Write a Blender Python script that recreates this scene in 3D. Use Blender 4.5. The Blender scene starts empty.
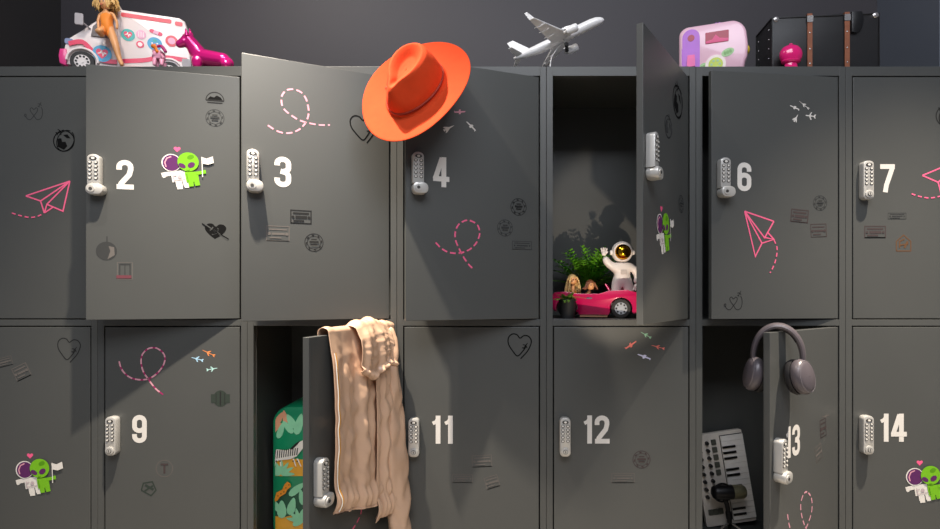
import bpy, math, random
from mathutils import Vector, Matrix, noise
random.seed(7)
PI = math.pi
S = bpy.context.scene
COL = S.collection
# ------------------------------------------------------------------ scale and camera
K = 0.0030076            # metres per photo pixel on the plane of the locker fronts (y = 0)
D = 545.0                # camera distance in those pixels
CX, CY = 490.0, 293.0    # optical axis in the photo
ZC = 0.935               # camera height
CAM = Vector((0, -D * K, ZC))
def W(px, py, d=0.0):    # photo pixel + depth (in plane pixels behind the locker fronts) -> world point
    s = 1 + d / D
    return Vector(((px - CX) * s * K, d * K, ZC + (CY - py) * s * K))
ZTOP = ZC + (CY - 66.5) * K
def lin(c):
    c /= 255.0
    return c / 12.92 if c <= 0.04045 else ((c + 0.055) / 1.055) ** 2.4
def rgb(h):
    h = h.lstrip('#')
    return tuple(lin(int(h[i:i + 2], 16)) for i in (0, 2, 4)) + (1,)
MATS = {}
def mat(name, col, rough=0.5, metal=0.0, vary=0.06, scale=30.0, bump=0.0, bscale=300.0, coat=0.0, spec=0.5, trans=0.0):
    if name in MATS: return MATS[name]
    m = bpy.data.materials.new(name); m.use_nodes = True
    nt = m.node_tree; b = nt.nodes['Principled BSDF']
    b.inputs['Roughness'].default_value = rough
    b.inputs['Metallic'].default_value = metal
    b.inputs['Specular IOR Level'].default_value = spec
    b.inputs['Coat Weight'].default_value = coat
    b.inputs['Transmission Weight'].default_value = trans
    c = rgb(col)
    tc = nt.nodes.new('ShaderNodeTexCoord'); n = nt.nodes.new('ShaderNodeTexNoise')
    n.inputs['Scale'].default_value = scale; n.inputs['Detail'].default_value = 4
    nt.links.new(tc.outputs['Object'], n.inputs['Vector'])
    r = nt.nodes.new('ShaderNodeValToRGB')
    r.color_ramp.elements[0].position = 0.3; r.color_ramp.elements[1].position = 0.7
    r.color_ramp.elements[0].color = tuple(x * (1 - vary) for x in c[:3]) + (1,)
    r.color_ramp.elements[1].color = tuple(min(1, x * (1 + vary)) for x in c[:3]) + (1,)
    nt.links.new(n.outputs['Fac'], r.inputs['Fac']); nt.links.new(r.outputs['Color'], b.inputs['Base Color'])
    if bump:
        n2 = nt.nodes.new('ShaderNodeTexNoise'); n2.inputs['Scale'].default_value = bscale
        bp = nt.nodes.new('ShaderNodeBump'); bp.inputs['Strength'].default_value = bump; bp.inputs['Distance'].default_value = 0.002
        nt.links.new(tc.outputs['Object'], n2.inputs['Vector']); nt.links.new(n2.outputs['Fac'], bp.inputs['Height'])
        nt.links.new(bp.outputs['Normal'], b.inputs['Normal'])
    MATS[name] = m
    return m
# ------------------------------------------------------------------ mesh builder
I4 = Matrix.Identity(4)
class MB:
    def __init__(s, M=None): s.v = []; s.f = []; s.m = []; s.M = M or I4
    def add(s, vs, fs, mi=0):
        o = len(s.v); s.v += [s.M @ Vector(p) for p in vs]
        for f in fs: s.f.append([i + o for i in f]); s.m.append(mi)
        return s
    def box(s, a, b, mi=0):
        x0, y0, z0 = a; x1, y1, z1 = b
        v = [(x0,y0,z0),(x1,y0,z0),(x1,y1,z0),(x0,y1,z0),(x0,y0,z1),(x1,y0,z1),(x1,y1,z1),(x0,y1,z1)]
        return s.add(v, [(0,3,2,1),(4,5,6,7),(0,1,5,4),(1,2,6,5),(2,3,7,6),(3,0,4,7)], mi)
    def rbox(s, a, b, r, mi=0, n=4, axis='y'):   # box rounded in the plane across axis
        ax = {'x': 0, 'y': 1, 'z': 2}[axis]; i, j = [q for q in range(3) if q != ax]
        pts = rrect((a[i] + b[i]) / 2, (a[j] + b[j]) / 2, b[i] - a[i], b[j] - a[j], r, n)
        return s.prism(pts, a[ax], b[ax], axis, mi)
    def prism(s, pts, h0, h1, axis='y', mi=0, bevel=0.0, mi_side=None):
        def P(p, h):
            if axis == 'y': return (p[0], h, p[1])
            if axis == 'z': return (p[0], p[1], h)
            return (h, p[0], p[1])
        n = len(pts)
        rings = []
        if bevel:
            inn = inset(pts, bevel)
            rings = [(inn, h0), (inset(pts, bevel * .3), h0 + bevel * .3), (pts, h0 + bevel), (pts, h1 - bevel), (inset(pts, bevel * .3), h1 - bevel * .3), (inn, h1)]
        else: rings = [(pts, h0), (pts, h1)]
        v = []; f = []
        for q, h in rings: v += [P(p, h) for p in q]
        for k in range(len(rings) - 1):
            for i in range(n):
                j = (i + 1) % n
                f.append((k * n + i, k * n + j, (k + 1) * n + j, (k + 1) * n + i))
        s.add(v, f, mi if mi_side is None else mi_side)
        last = (len(rings) - 1) * n
        s.add(v[:n], [tuple(range(n))[::-1]], mi); s.add(v[last:], [tuple(range(n))], mi)
        return s
    def cyl(s, p0, p1, r0, r1=None, n=16, mi=0, cap=True):
        r1 = r0 if r1 is None else r1
        p0 = Vector(p0); p1 = Vector(p1); a = (p1 - p0).normalized()
        q = a.to_track_quat('Z', 'Y'); X = q @ Vector((1, 0, 0)); Y = q @ Vector((0, 1, 0))
        v = []
        for p, r in ((p0, r0), (p1, r1)):
            for i in range(n):
                t = 2 * PI * i / n; v.append(p + X * (r * math.cos(t)) + Y * (r * math.sin(t)))
        f = [(i, (i + 1) % n, n + (i + 1) % n, n + i) for i in range(n)]
        s.add(v, f, mi)
        if cap: s.add(v[:n], [tuple(range(n))[::-1]], mi); s.add(v[n:], [tuple(range(n))], mi)
        return s
    def tube(s, pts, r, n=8, mi=0, flat=1.0, up=None, closed=False):
        pts = [Vector(p) for p in pts]; m = len(pts); v = []; f = []
        prev = None
        for k, p in enumerate(pts):
            if closed: t = (pts[(k + 1) % m] - pts[k - 1]).normalized()
            else: t = (pts[min(k + 1, m - 1)] - pts[max(k - 1, 0)]).normalized()
            u = Vector(up) if up is not None else (prev if prev is not None else (Vector((0, 0, 1)) if abs(t.z) < .9 else Vector((1, 0, 0))))
            u = (u - t * u.dot(t)).normalized(); prev = u; w = t.cross(u)
            rr = r[k] if isinstance(r, (list, tuple)) else r
            for i in range(n):
                a = 2 * PI * i / n; v.append(p + u * (rr * math.cos(a)) + w * (rr * flat * math.sin(a)))
        for k in range(m if closed else m - 1):
            for i in range(n):
                j = (i + 1) % n; k2 = (k + 1) % m
                f.append((k * n + i, k * n + j, k2 * n + j, k2 * n + i))
        s.add(v, f, mi)
        if not closed: s.add(v[:n], [tuple(range(n))[::-1]], mi); s.add(v[-n:], [tuple(range(n))], mi)
        return s
    def ball(s, c, r, n=20, m=12, mi=0):
        r = (r, r, r) if not isinstance(r, (tuple, list)) else r
        c = Vector(c); v = [c + Vector((0, 0, -r[2]))]; f = []
        for j in range(1, m):
            ph = -PI / 2 + PI * j / m
            for i in range(n):
                t = 2 * PI * i / n
                v.append(c + Vector((r[0] * math.cos(ph) * math.cos(t), r[1] * math.cos(ph) * math.sin(t), r[2] * math.sin(ph))))
        v.append(c + Vector((0, 0, r[2]))); L = len(v) - 1
        for i in range(n): f.append((0, 1 + (i + 1) % n, 1 + i))
        for j in range(m - 2):
            for i in range(n):
                a = 1 + j * n + i; b = 1 + j * n + (i + 1) % n; f.append((a, b, b + n, a + n))
        for i in range(n): f.append((L, L - n + i, L - n + (i + 1) % n))
        return s.add(v, f, mi)
    def lathe(s, prof, o=(0, 0, 0), n=24, mi=0):
        o = Vector(o); v = []; f = []; m = len(prof)
        for r, z in prof:
            for i in range(n):
                t = 2 * PI * i / n; v.append(o + Vector((max(r, 1e-5) * math.cos(t), max(r, 1e-5) * math.sin(t), z)))
        for k in range(m - 1):
            for i in range(n):
                j = (i + 1) % n; f.append((k * n + i, k * n + j, (k + 1) * n + j, (k + 1) * n + i))
        return s.add(v, f, mi)
    def grid(s, fn, nu, nv, mi=0):
        v = [fn(i / nu, j / nv) for j in range(nv + 1) for i in range(nu + 1)]
        f = [(j * (nu + 1) + i, j * (nu + 1) + i + 1, (j + 1) * (nu + 1) + i + 1, (j + 1) * (nu + 1) + i) for j in range(nv) for i in range(nu)]
        return s.add(v, f, mi)
    def build(s, name, mats, parent=None, smooth=30, bevel=0.0, solid=0.0, sub=0, loc=None):
        me = bpy.data.meshes.new(name)
        me.from_pydata([tuple(p) for p in s.v], [], s.f)
        if not isinstance(mats, (list, tuple)): mats = [mats]
        for m in mats: me.materials.append(m)
        for p, mi in zip(me.polygons, s.m): p.material_index = mi
        import bmesh
        bm = bmesh.new(); bm.from_mesh(me)
        bmesh.ops.remove_doubles(bm, verts=bm.verts, dist=1e-6)
        bmesh.ops.recalc_face_normals(bm, faces=bm.faces); bm.to_mesh(me); bm.free()
        if smooth:
            me.shade_smooth(); me.set_sharp_from_angle(angle=math.radians(smooth))
        o = bpy.data.objects.new(name, me); COL.objects.link(o)
        if parent: o.parent = parent
        if loc is not None: o.location = loc
        if solid:
            q = o.modifiers.new('thick', 'SOLIDIFY'); q.thickness = solid; q.offset = 0
        if bevel:
            q = o.modifiers.new('bevel', 'BEVEL'); q.width = bevel; q.segments = 2; q.limit_method = 'ANGLE'; q.angle_limit = math.radians(40)
        if sub:
            q = o.modifiers.new('sub', 'SUBSURF'); q.levels = sub; q.render_levels = sub
        return o
def rrect(cx, cy, w, h, r, n=5):
    p = []
    for (sx, sy, a0) in ((1, -1, -90), (1, 1, 0), (-1, 1, 90), (-1, -1, 180)):
        for i in range(n + 1):
            a = math.radians(a0 + 90 * i / n)
            p.append((cx + sx * (w / 2 - r) + r * math.cos(a), cy + sy * (h / 2 - r) + r * math.sin(a)))
    return p
def ell(cx, cy, rx, ry=None, n=28, rot=0):
    ry = rx if ry is None else ry; c, s_ = math.cos(rot), math.sin(rot)
    out = []
    for i in range(n):
        x = rx * math.cos(2 * PI * i / n); y = ry * math.sin(2 * PI * i / n)
        out.append((cx + x * c - y * s_, cy + x * s_ + y * c))
    return out
def inset(pts, d):
    n = len(pts); out = []
    A = sum(pts[i][0] * pts[(i + 1) % n][1] - pts[(i + 1) % n][0] * pts[i][1] for i in range(n))
    sg = 1 if A > 0 else -1
    for i in range(n):
        p0 = Vector(pts[i - 1]).to_2d(); p1 = Vector(pts[i]).to_2d(); p2 = Vector(pts[(i + 1) % n]).to_2d()
        a = (p1 - p0); b = (p2 - p1)
        if a.length < 1e-9: a = b
        if b.length < 1e-9: b = a
        a = a.normalized(); b = b.normalized()
        nn = Vector((-(a.y + b.y), a.x + b.x)); 
        if nn.length < 1e-6: nn = Vector((-a.y, a.x))
        nn.normalize(); c = max(.5, nn.dot(Vector((-a.y, a.x))))
        out.append((p1.x + nn.x * sg * d / c, p1.y + nn.y * sg * d / c))
    return out
def cr(pts, n=8):        # Catmull-Rom through the points
    P = [Vector(p) for p in pts]; P = [P[0] * 2 - P[1]] + P + [P[-1] * 2 - P[-2]]
    out = []
    for i in range(1, len(P) - 2):
        for k in range(n):
            t = k / n; a, b, c, d = P[i - 1:i + 3]
            out.append(.5 * ((2 * b) + (c - a) * t + (2 * a - 5 * b + 4 * c - d) * t * t + (3 * b - a - 3 * c + d) * t ** 3))
    out.append(P[-2]); return out
def ribbon(pts, w):      # flat stroke as quads: list of (verts, faces)
    P = [Vector(p).to_2d() for p in pts]; v = []; f = []; n = len(P)
    for i, p in enumerate(P):
        a = (P[i] - P[i - 1]) if i else (P[1] - P[0]); b = (P[i + 1] - P[i]) if i < n - 1 else (P[i] - P[i - 1])
        a = a.normalized() if a.length > 1e-9 else b.normalized(); b = b.normalized() if b.length > 1e-9 else a
        m = Vector((-(a.y + b.y), a.x + b.x))
        m = m.normalized() if m.length > 1e-6 else Vector((-a.y, a.x))
        c = max(.45, m.dot(Vector((-a.y, a.x)))); hw = w / 2 / c
        v += [p + m * hw, p - m * hw]
        if i: k = 2 * i; f.append((k - 2, k - 1, k + 1, k))
    return v, f
def dashes(pts, on, off):
    P = [Vector(p).to_2d() for p in pts]; out = []; cur = []; acc = 0; state = True
    step = on / 6
    # resample
    R = [P[0]]; carry = 0
    for a, b in zip(P, P[1:]):
        L = (b - a).length; t = step - carry
        while t <= L: R.append(a + (b - a) * (t / L)); t += step
        carry = (carry + L) % step
    n_on = 6; n_off = max(1, round(off / step)); i = 0
    while i < len(R) - 2:
        out.append(R[i:i + n_on + 1]); i += n_on + n_off
    return [d for d in out if len(d) > 1]
def tag(o, label, cat, group=None, kind=None):
    if label: o['label'] = label
    if cat: o['category'] = cat
    if group: o['group'] = group
    if kind: o['kind'] = kind
    return o
def thing(name, label, cat, loc=(0, 0, 0), rz=0, group=None, rot=None):
    o = bpy.data.objects.new(name, None); COL.objects.link(o); o.empty_display_size = .05
    o.location = loc; o.rotation_euler = rot if rot else (0, 0, rz)
    return tag(o, label, cat, group)
def bake(o):             # apply modifiers
    dg = bpy.context.evaluated_depsgraph_get(); dg.update()
    me = bpy.data.meshes.new_from_object(o.evaluated_get(dg)); o.modifiers.clear(); o.data = me
    return o
def skin(name, joints, edges, m, parent=None, sub=2, root=0, label=None):
    # joints: list of (x, y, z, r) or (x,y,z,(rx,ry))
    me = bpy.data.meshes.new(name); me.from_pydata([j[:3] for j in joints], edges, [])
    o = bpy.data.objects.new(name, me); COL.objects.link(o)
    if parent: o.parent = parent
    sk = o.modifiers.new('skin', 'SKIN'); sk.use_smooth_shade = True; sk.branch_smoothing = .3
    me.skin_vertices or None
    bpy.context.view_layer.update()
    if not me.skin_vertices:
        me.attributes
    for i, j in enumerate(joints):
        r = j[3]; sv = me.skin_vertices[0].data[i]
        sv.radius = (r, r) if not isinstance(r, (tuple, list)) else r
        sv.use_root = (i == root)
    q = o.modifiers.new('sub', 'SUBSURF'); q.levels = sub; q.render_levels = sub
    bake(o); o.data.materials.clear(); o.data.materials.append(m); o.data.shade_smooth()
    if label: o['label'] = label
    return o

def blob(name, caps, m, parent=None, voxel=.0022, smooth=6, label=None):
    # one continuous skin over tapered capsules: (p0, p1, r0, r1)
    b = MB()
    for p0, p1, r0, r1 in caps:
        p0 = Vector(p0); p1 = Vector(p1); n = 6
        b.tube([p0.lerp(p1, i / n) for i in range(n + 1)], [r0 + (r1 - r0) * i / n for i in range(n + 1)], 14)
        b.ball(p0, r0, 14, 10); b.ball(p1, r1, 14, 10)
    o = b.build(name, m, parent, smooth=180)
    q = o.modifiers.new('remesh', 'REMESH'); q.mode = 'VOXEL'; q.voxel_size = voxel
    q = o.modifiers.new('soft', 'SMOOTH'); q.iterations = smooth; q.factor = .5
    bake(o); o.data.materials.clear(); o.data.materials.append(m); o.data.shade_smooth()
    return o
# ------------------------------------------------------------------ materials of the lockers
M_FRAME = mat('locker_grey_powder_coat', '#4d4e4c', .42, 0, .03, 6, .06, 900)
M_DOOR = mat('door_grey_powder_coat', '#4d4e4c', .40, 0, .03, 4, .06, 900)
M_WHITE = mat('white_vinyl', '#dcd7d0', .6, 0, .01, spec=.2)
M_LOCK = mat('satin_silver_lock', '#c9c6c0', .32, .35, .02)
M_LOCKD = mat('dark_key_ring', '#3c3936', .5)
M_KEY = mat('pale_key', '#dedad2', .4)
def V(name, h): return mat('vinyl_' + name, h, .75, 0, .02, 60, spec=.15)
V_PINK = V('pink', '#f0688f'); V_PALE = V('pale_pink', '#dd9cab'); V_MAG = V('magenta', '#a32f66'); V_BLACK = V('black', '#070707')
V_PURP = V('purple', '#5b2a5c'); V_GREEN = V('alien_green', '#74b423'); V_GREEND = V('deep_green', '#569018'); V_RED = V('heart_pink', '#ef5f8c')
V_INK = V('ink', '#282828'); V_FAINT = V('faint_ink', '#3a3b3b'); V_MAUVE = V('mauve_ink', '#463c3c'); V_ROSE = V('rose_ink', '#6b3c44'); V_PALEINK = V('pale_ink', '#67625e')
V_GREENINK = V('green_ink', '#353d37'); V_BROWN = V('brown_ink', '#634630')
V_ORANGE = V('orange', '#e08a52'); V_BLUE = V('pale_blue', '#a9cfe6'); V_TEAL = V('pale_teal', '#b4dcd6'); V_LAV = V('lavender', '#cfd0ee'); V_SALM = V('salmon', '#e07a70')
V_LGREEN = V('mint', '#8fbfa0'); V_LINE = V('suit_line', '#b9a9ac')
# ------------------------------------------------------------------ stickers, traced where they lie flat on their doors
def to_door(door, px, py):
    inv = door.matrix_world.inverted()
    o = inv @ CAM; p = inv @ W(px, py); d = p - o
    t = -o.y / d.y
    return Vector((o.x + d.x * t, o.z + d.z * t))
class Sticker:
    def __init__(s, door, px, py, anchor=None):
        s.door = door; s.c = anchor or to_door(door, px, py); s.mb = MB(); s.mats = []; s.layer = 0
        s.map = lambda p: to_door(door, p[0], p[1]) - s.c
    def _m(s, m):
        if m not in s.mats: s.mats.append(m)
        return s.mats.index(m)
    def poly(s, pts, m):
        q = [s.map(p) for p in pts]; s.layer += 1; y = -.0003 - s.layer * .00012
        s.mb.add([(p.x, y, p.y) for p in q], [tuple(range(len(q)))], s._m(m)); return s
    def line(s, pts, w, m):
        q = [s.map(p) for p in pts]; v, f = ribbon(q, w); s.layer += 1; y = -.0003 - s.layer * .00012
        s.mb.add([(p.x, y, p.y) for p in v], f, s._m(m)); return s
    def dash(s, pts, w, m, on=.017, off=.008):
        q = [s.map(p) for p in cr(pts, 8)]; s.layer += 1; y = -.0003 - s.layer * .00012
        for d in dashes(q, on, off):
            v, f = ribbon(d, w); s.mb.add([(p.x, y, p.y) for p in v], f, s._m(m))
        return s
    def done(s, name='sticker', label=None):
        o = s.mb.build(name, s.mats, s.door, smooth=0, loc=(s.c.x, 0, s.c.y))
        if label: o['label'] = label
        return o
def crop(ox, oy, sc): return lambda pts: [(ox + x / sc, oy + y / sc) for x, y in pts]
def paper_plane(door, segs, trail, w=.0042):
    c = segs[0][0]; s = Sticker(door, *c)
    for g in segs: s.line(g, w, V_PINK)
    s.dash(trail, w * .9, V_PINK, .012, .007)
    return s.done('paper_plane_sticker', 'pink line sticker of a paper plane with a dashed trail')
def loop(door, pts, under=None, m=None, w=.0046):
    s = Sticker(door, *pts[len(pts) // 2])
    if under: s.line(cr(pts), w * .95, under)
    s.dash(pts, w, m or V_PINK); return s.done('dashed_loop_sticker', 'pink dashed looping flight path sticker')
def local_map(s, sc, rot=0, sx=1):          # unit drawing (x right, y up) centred on the anchor
    c, n = math.cos(rot), math.sin(rot)
    s.map = lambda p: Vector(((p[0] * c - p[1] * n) * sc * sx, (p[0] * n + p[1] * c) * sc)); return s
def couple(door, px, py, h=.128, pm=None, rot=0):
    s = Sticker(door, px, py)
    q = lambda x, y: ((x - 290) / 400, -(y - 250) / 400)
    local_map(s, h, rot); P = lambda L: [q(*p) for p in L]
    E = lambda cx, cy, rx, ry=None, r=0: ell((cx - 290) / 400, -(cy - 250) / 400, rx / 400, (ry or rx) / 400, 28, r)
    k = h / 400
    s.poly(P([(203, 103), (175, 75), (176, 60), (190, 54), (203, 64), (218, 54), (232, 62), (230, 76)]), V_RED)
    s.line(P([(160, 300), (75, 322)]), 40 * k, M_WHITE); s.line(P([(82, 300), (98, 345)]), 22 * k, M_WHITE)
    s.poly(P([(148, 285), (268, 268), (290, 365), (165, 385)]), M_WHITE)
    s.line(P([(215, 360), (226, 425)]), 54 * k, M_WHITE); s.line(P([(205, 435), (252, 430)]), 26 * k, M_WHITE)
    s.line(P([(272, 355), (284, 415)]), 46 * k, M_WHITE); s.line(P([(268, 420), (305, 415)]), 24 * k, M_WHITE)
    s.poly(E(155, 205, 82), M_WHITE); s.poly(E(158, 206, 74), V_PURP); s.line(P([(112, 245), (102, 205), (118, 165), (155, 148)]), 10 * k, V_PALE)
    s.poly(E(228, 330, 17), V_LINE); s.line(P([(170, 330), (200, 320)]), 8 * k, V_LINE); s.line(P([(180, 365), (275, 350)]), 6 * k, V_LINE)
    s.line(P([(170, 310), (185, 380)]), 7 * k, V_LINE)
    s.poly(P([(268, 285), (378, 275), (392, 365), (285, 380)]), V_GREEN)
    s.line(P([(318, 370), (326, 416)]), 42 * k, V_GREEN); s.line(P([(368, 360), (380, 405)]), 42 * k, V_GREEN)
    s.line(P([(365, 292), (440, 276)]), 30 * k, V_GREEN); s.line(P([(436, 258), (440, 292)]), 20 * k, V_GREEN)
    s.line(P([(345, 375), (350, 398)]), 6 * k, V_GREEND); s.line(P([(285, 300), (300, 370)]), 6 * k, V_GREEND)
    s.poly(E(298, 190, 90, 88), V_GREEN); s.poly(E(318, 145, 30, 20, .4), V_GREEND)
    s.poly(E(247, 228, 33, 20, -.5), V_PURP); s.poly(E(325, 218, 33, 24, .6), V_PURP); s.line(P([(285, 265), (300, 270), (312, 262)]), 6 * k, V_GREEND)
    s.line(P([(414, 138), (421, 325)]), 8 * k, M_WHITE)
    s.poly(P([(414, 140), (455, 152), (508, 128), (517, 188), (468, 208), (420, 200)]), M_WHITE)
    return s.done('alien_and_astronaut_sticker', 'sticker of an astronaut and a green alien waving a flag')
def stamp_round(door, px, py, d, m, rot=0, bar=True):
    s = local_map(Sticker(door, px, py), d / 2, rot); w = d * .035
    s.line(ell(0, 0, 1) + [(1, 0)], w, m); s.line(ell(0, 0, .72) + [(.72, 0)], w * .7, m)
    if bar:
        for a in range(8): s.line([(math.cos(a * .78) * .8, math.sin(a * .78) * .8), (math.cos(a * .78 + .3) * .88, math.sin(a * .78 + .3) * .88)], w * 2, m)
        s.line([(-.5, .05), (.5, .05)], w * 3, m); s.line([(-.35, -.25), (.35, -.25)], w * 2, m); s.line([(-.3, .35), (.3, .35)], w * 1.6, m)
    return s.done('stamp_sticker')
def stamp_rect(door, px, py, w_, h_, m, rot=0, bold=False):
    s = local_map(Sticker(door, px, py), 1, rot); t = h_ * (.09 if bold else .06); a, b = w_ / 2, h_ / 2
    s.line([(-a, -b), (a, -b), (a, b), (-a, b), (-a, -b), (a, -b)], t, m)
    s.line([(-a * .8, b * .55), (a * .8, b * .55)], t * 1.6, m); s.line([(-a * .55, -.05 * b), (a * .6, -.05 * b)], t * 2.6, m)
    s.line([(-a * .75, -.6 * b), (a * .3, -.6 * b)], t * 1.5, m)
    s.poly(ell(-a * .78, -b * .05, b * .22, n=12), m); s.poly(ell(a * .78, -b * .05, b * .22, n=12), m)
    return s.done('stamp_sticker')
PLANE = [(1, .02), (.9, .1), (.3, .12), (-.05, .75), (-.25, .75), (0, .12), (-.6, .1), (-.82, .4), (-1, .4), (-.88, 0), (-1, -.4), (-.82, -.4), (-.6, -.1), (0, -.12), (-.25, -.75), (-.05, -.75), (.3, -.12), (.9, -.08)]
JET = [(1, 0), (.6, .1), (.1, .15), (-.6, .6), (-.9, .6), (-.6, .1), (-1, .25), (-1, -.25), (-.6, -.1), (-.9, -.6), (-.6, -.6), (.1, -.15), (.6, -.1)]
GLIDER = [(1, .12), (.4, .16), (.1, .18), (.2, .5), (-.1, .5), (-.2, .2), (-.8, .16), (-1, .4), (-1, -.1), (-.2, -.18), (-.3, -.45), (0, -.45), (.2, -.16), (.9, -.1)]
def planelet(door, px, py, L, rot, m, shape=PLANE, squash=.6):
    s = local_map(Sticker(door, px, py), L / 2, math.radians(rot)); s.poly([(x, y * squash) for x, y in shape], m)
    return s.done('plane_sticker')
HEART = [(0, -1), (-.55, -.5), (-.95, .05), (-.98, .5), (-.7, .85), (-.3, .85), (0, .55), (.3, .85), (.7, .85), (.98, .5), (.9, .05), (.55, -.5)]
def heart_line(door, px, py, h, m, rot=0, w=.0035, tilt=-8):
    s = local_map(Sticker(door, px, py), h / 2, math.radians(tilt))
    s.line(cr([(.62, -.05), (.35, -.55), (0, -.95), (-.45, -.6), (-.9, -.05), (-.98, .5), (-.7, .85), (-.3, .85), (0, .6), (.3, .85), (.7, .85), (1.0, .5), (.95, .0), (.75, -.5), (.3, -1.15)]), w, m)
    s.poly([(x * .33 * .5 - y * .33 * .86 + .55, x * .33 * .86 + y * .33 * .5 + .0) for x, y in PLANE], m)
    return s.done('heart_sticker', 'line drawn heart sticker with a small plane')
def heart_loop(door, px, py, h, m, w=.0022):
    s = local_map(Sticker(door, px, py), h / 2)
    s.line(cr([(-1.0, -.55), (-.75, -.85), (-.4, -.9), (0, -.45), (.35, 0), (.45, .35), (.25, .5), (0, .3), (-.25, .5), (-.45, .35), (-.35, 0), (0, -.45), (.35, -.9), (.8, -.8), (1.02, -.3), (1.0, .3), (.85, .6)]), w, m)
    s.poly([(x * .35 * .5 - y * .35 * .86 + .72, x * .35 * .86 + y * .35 * .5 + .9) for x, y in PLANE], m); s.line(ell(-1.02, -.4, .1, .14) + [(-.92, -.4)], w, m)
    return s.done('heart_sticker', 'thin heart flight path sticker with a small plane')
def globe(door, px, py, d, m=None, rot=.5):
    m = m or V_BLACK
    s = local_map(Sticker(door, px, py), d / 2, rot)
    s.line(ell(0, 0, 1) + [(1, 0)], d * .05, m); s.poly([(-.8, -.2), (-.45, .5), (-.1, .35), (-.2, 0), (.1, -.15), (.05, -.6), (-.4, -.75)], m)
    s.poly([(.2, .55), (.6, .4), (.7, -.1), (.4, .1)], m); s.line(ell(.15, -.05, 1.05, .8, rot=.6) + [], d * .04, m)
    s.poly([(x * .42 + .1, y * .42 + .95) for x, y in PLANE], m)
    return s.done('globe_sticker', 'black globe sticker circled by a plane')
# ------------------------------------------------------------------ numbers
def arc(cx, cy, rx, ry, a0, a1, n=8): return [(cx + rx * math.cos(math.radians(a0 + (a1 - a0) * i / n)), cy + ry * math.sin(math.radians(a0 + (a1 - a0) * i / n))) for i in range(n + 1)]
A_, B_ = .095, .445; T_, O_ = .915, .085; MX = (A_ + B_) / 2; RX = (B_ - A_) / 2
OVAL = arc(MX, .75, RX, T_ - .75, 180, 0) + arc(MX, .25, RX, .25 - O_, 0, -180)
SIX_LOOP = arc(MX, .42, RX, .14, 180, 0) + arc(MX, .24, RX, .24 - O_, 0, -180) + [(A_, .42)]
DIG = {
 '0': [OVAL + [OVAL[0], OVAL[1]]], '1': [[(.27, 0), (.27, 1)], [(.08, .72), (.2, .78), (.3, .95)]],
 '2': [[(A_, .66)] + arc(MX, .76, RX, T_ - .76, 180, 0) + [(B_, .68), (.40, .5), (.16, .2), (.12, .04)], [(.02, .085), (.54, .085)]],
 '3': [[(A_, .70)] + arc(MX, .77, RX, T_ - .77, 180, 0) + arc(MX, .65, RX, .13, 0, -80) , [(.2, .52)] + arc(MX, .36, RX, .14, 75, 0) + arc(MX, .23, RX, .23 - O_, 0, -180) + [(A_, .3)]],
 '4': [[(.37, 0), (.37, 1)], [(.31, .97), (.07, .25)], [(.0, .27), (.56, .27)]],
 '5': [[(.5, .92), (.12, .92), (.1, .5)], [(.1, .55)] + arc(MX, .45, RX, .12, 150, 0) + arc(MX, .24, RX, .24 - O_, 0, -180) + [(A_, .3)]],
 '6': [SIX_LOOP, [(A_, .4), (A_, .74)] + arc(MX, .76, RX, T_ - .76, 180, 0) + [(B_, .68)]],
 '7': [[(.02, .915), (.54, .915)], [(.45, .87), (.36, .6), (.24, .25), (.2, 0)]],
 '8': [SIX_LOOP, arc(MX, .76, RX, T_ - .76, 0, 180) + arc(MX, .66, RX, .12, 180, 360) + [(B_, .77)]],
 '9': [[(MX * 2 - x, 1 - y) for x, y in SIX_LOOP], [(MX * 2 - x, 1 - y) for x, y in [(A_, .4), (A_, .74)] + arc(MX, .76, RX, T_ - .76, 180, 0) + [(B_, .68)]]],
}
ADV = {'1': .44}
def number(door, text, u, v, h=.0845):          # u, v: lower left corner in the door's plane
    mb = MB(); x = 0; ly = 0
    for ch in text:
        for st in DIG[ch]:
            vv, f = ribbon([(x + p[0], p[1]) for p in st], .168 if ch != '1' or len(st) == 2 else .13)
            ly += 1
            mb.add([(p.x * h, -.0004 - ly * .0001, p.y * h) for p in vv], f)
        x += ADV.get(ch, .60)
    return mb.build('number', M_WHITE, door, smooth=0, loc=(u, 0, v))
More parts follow.
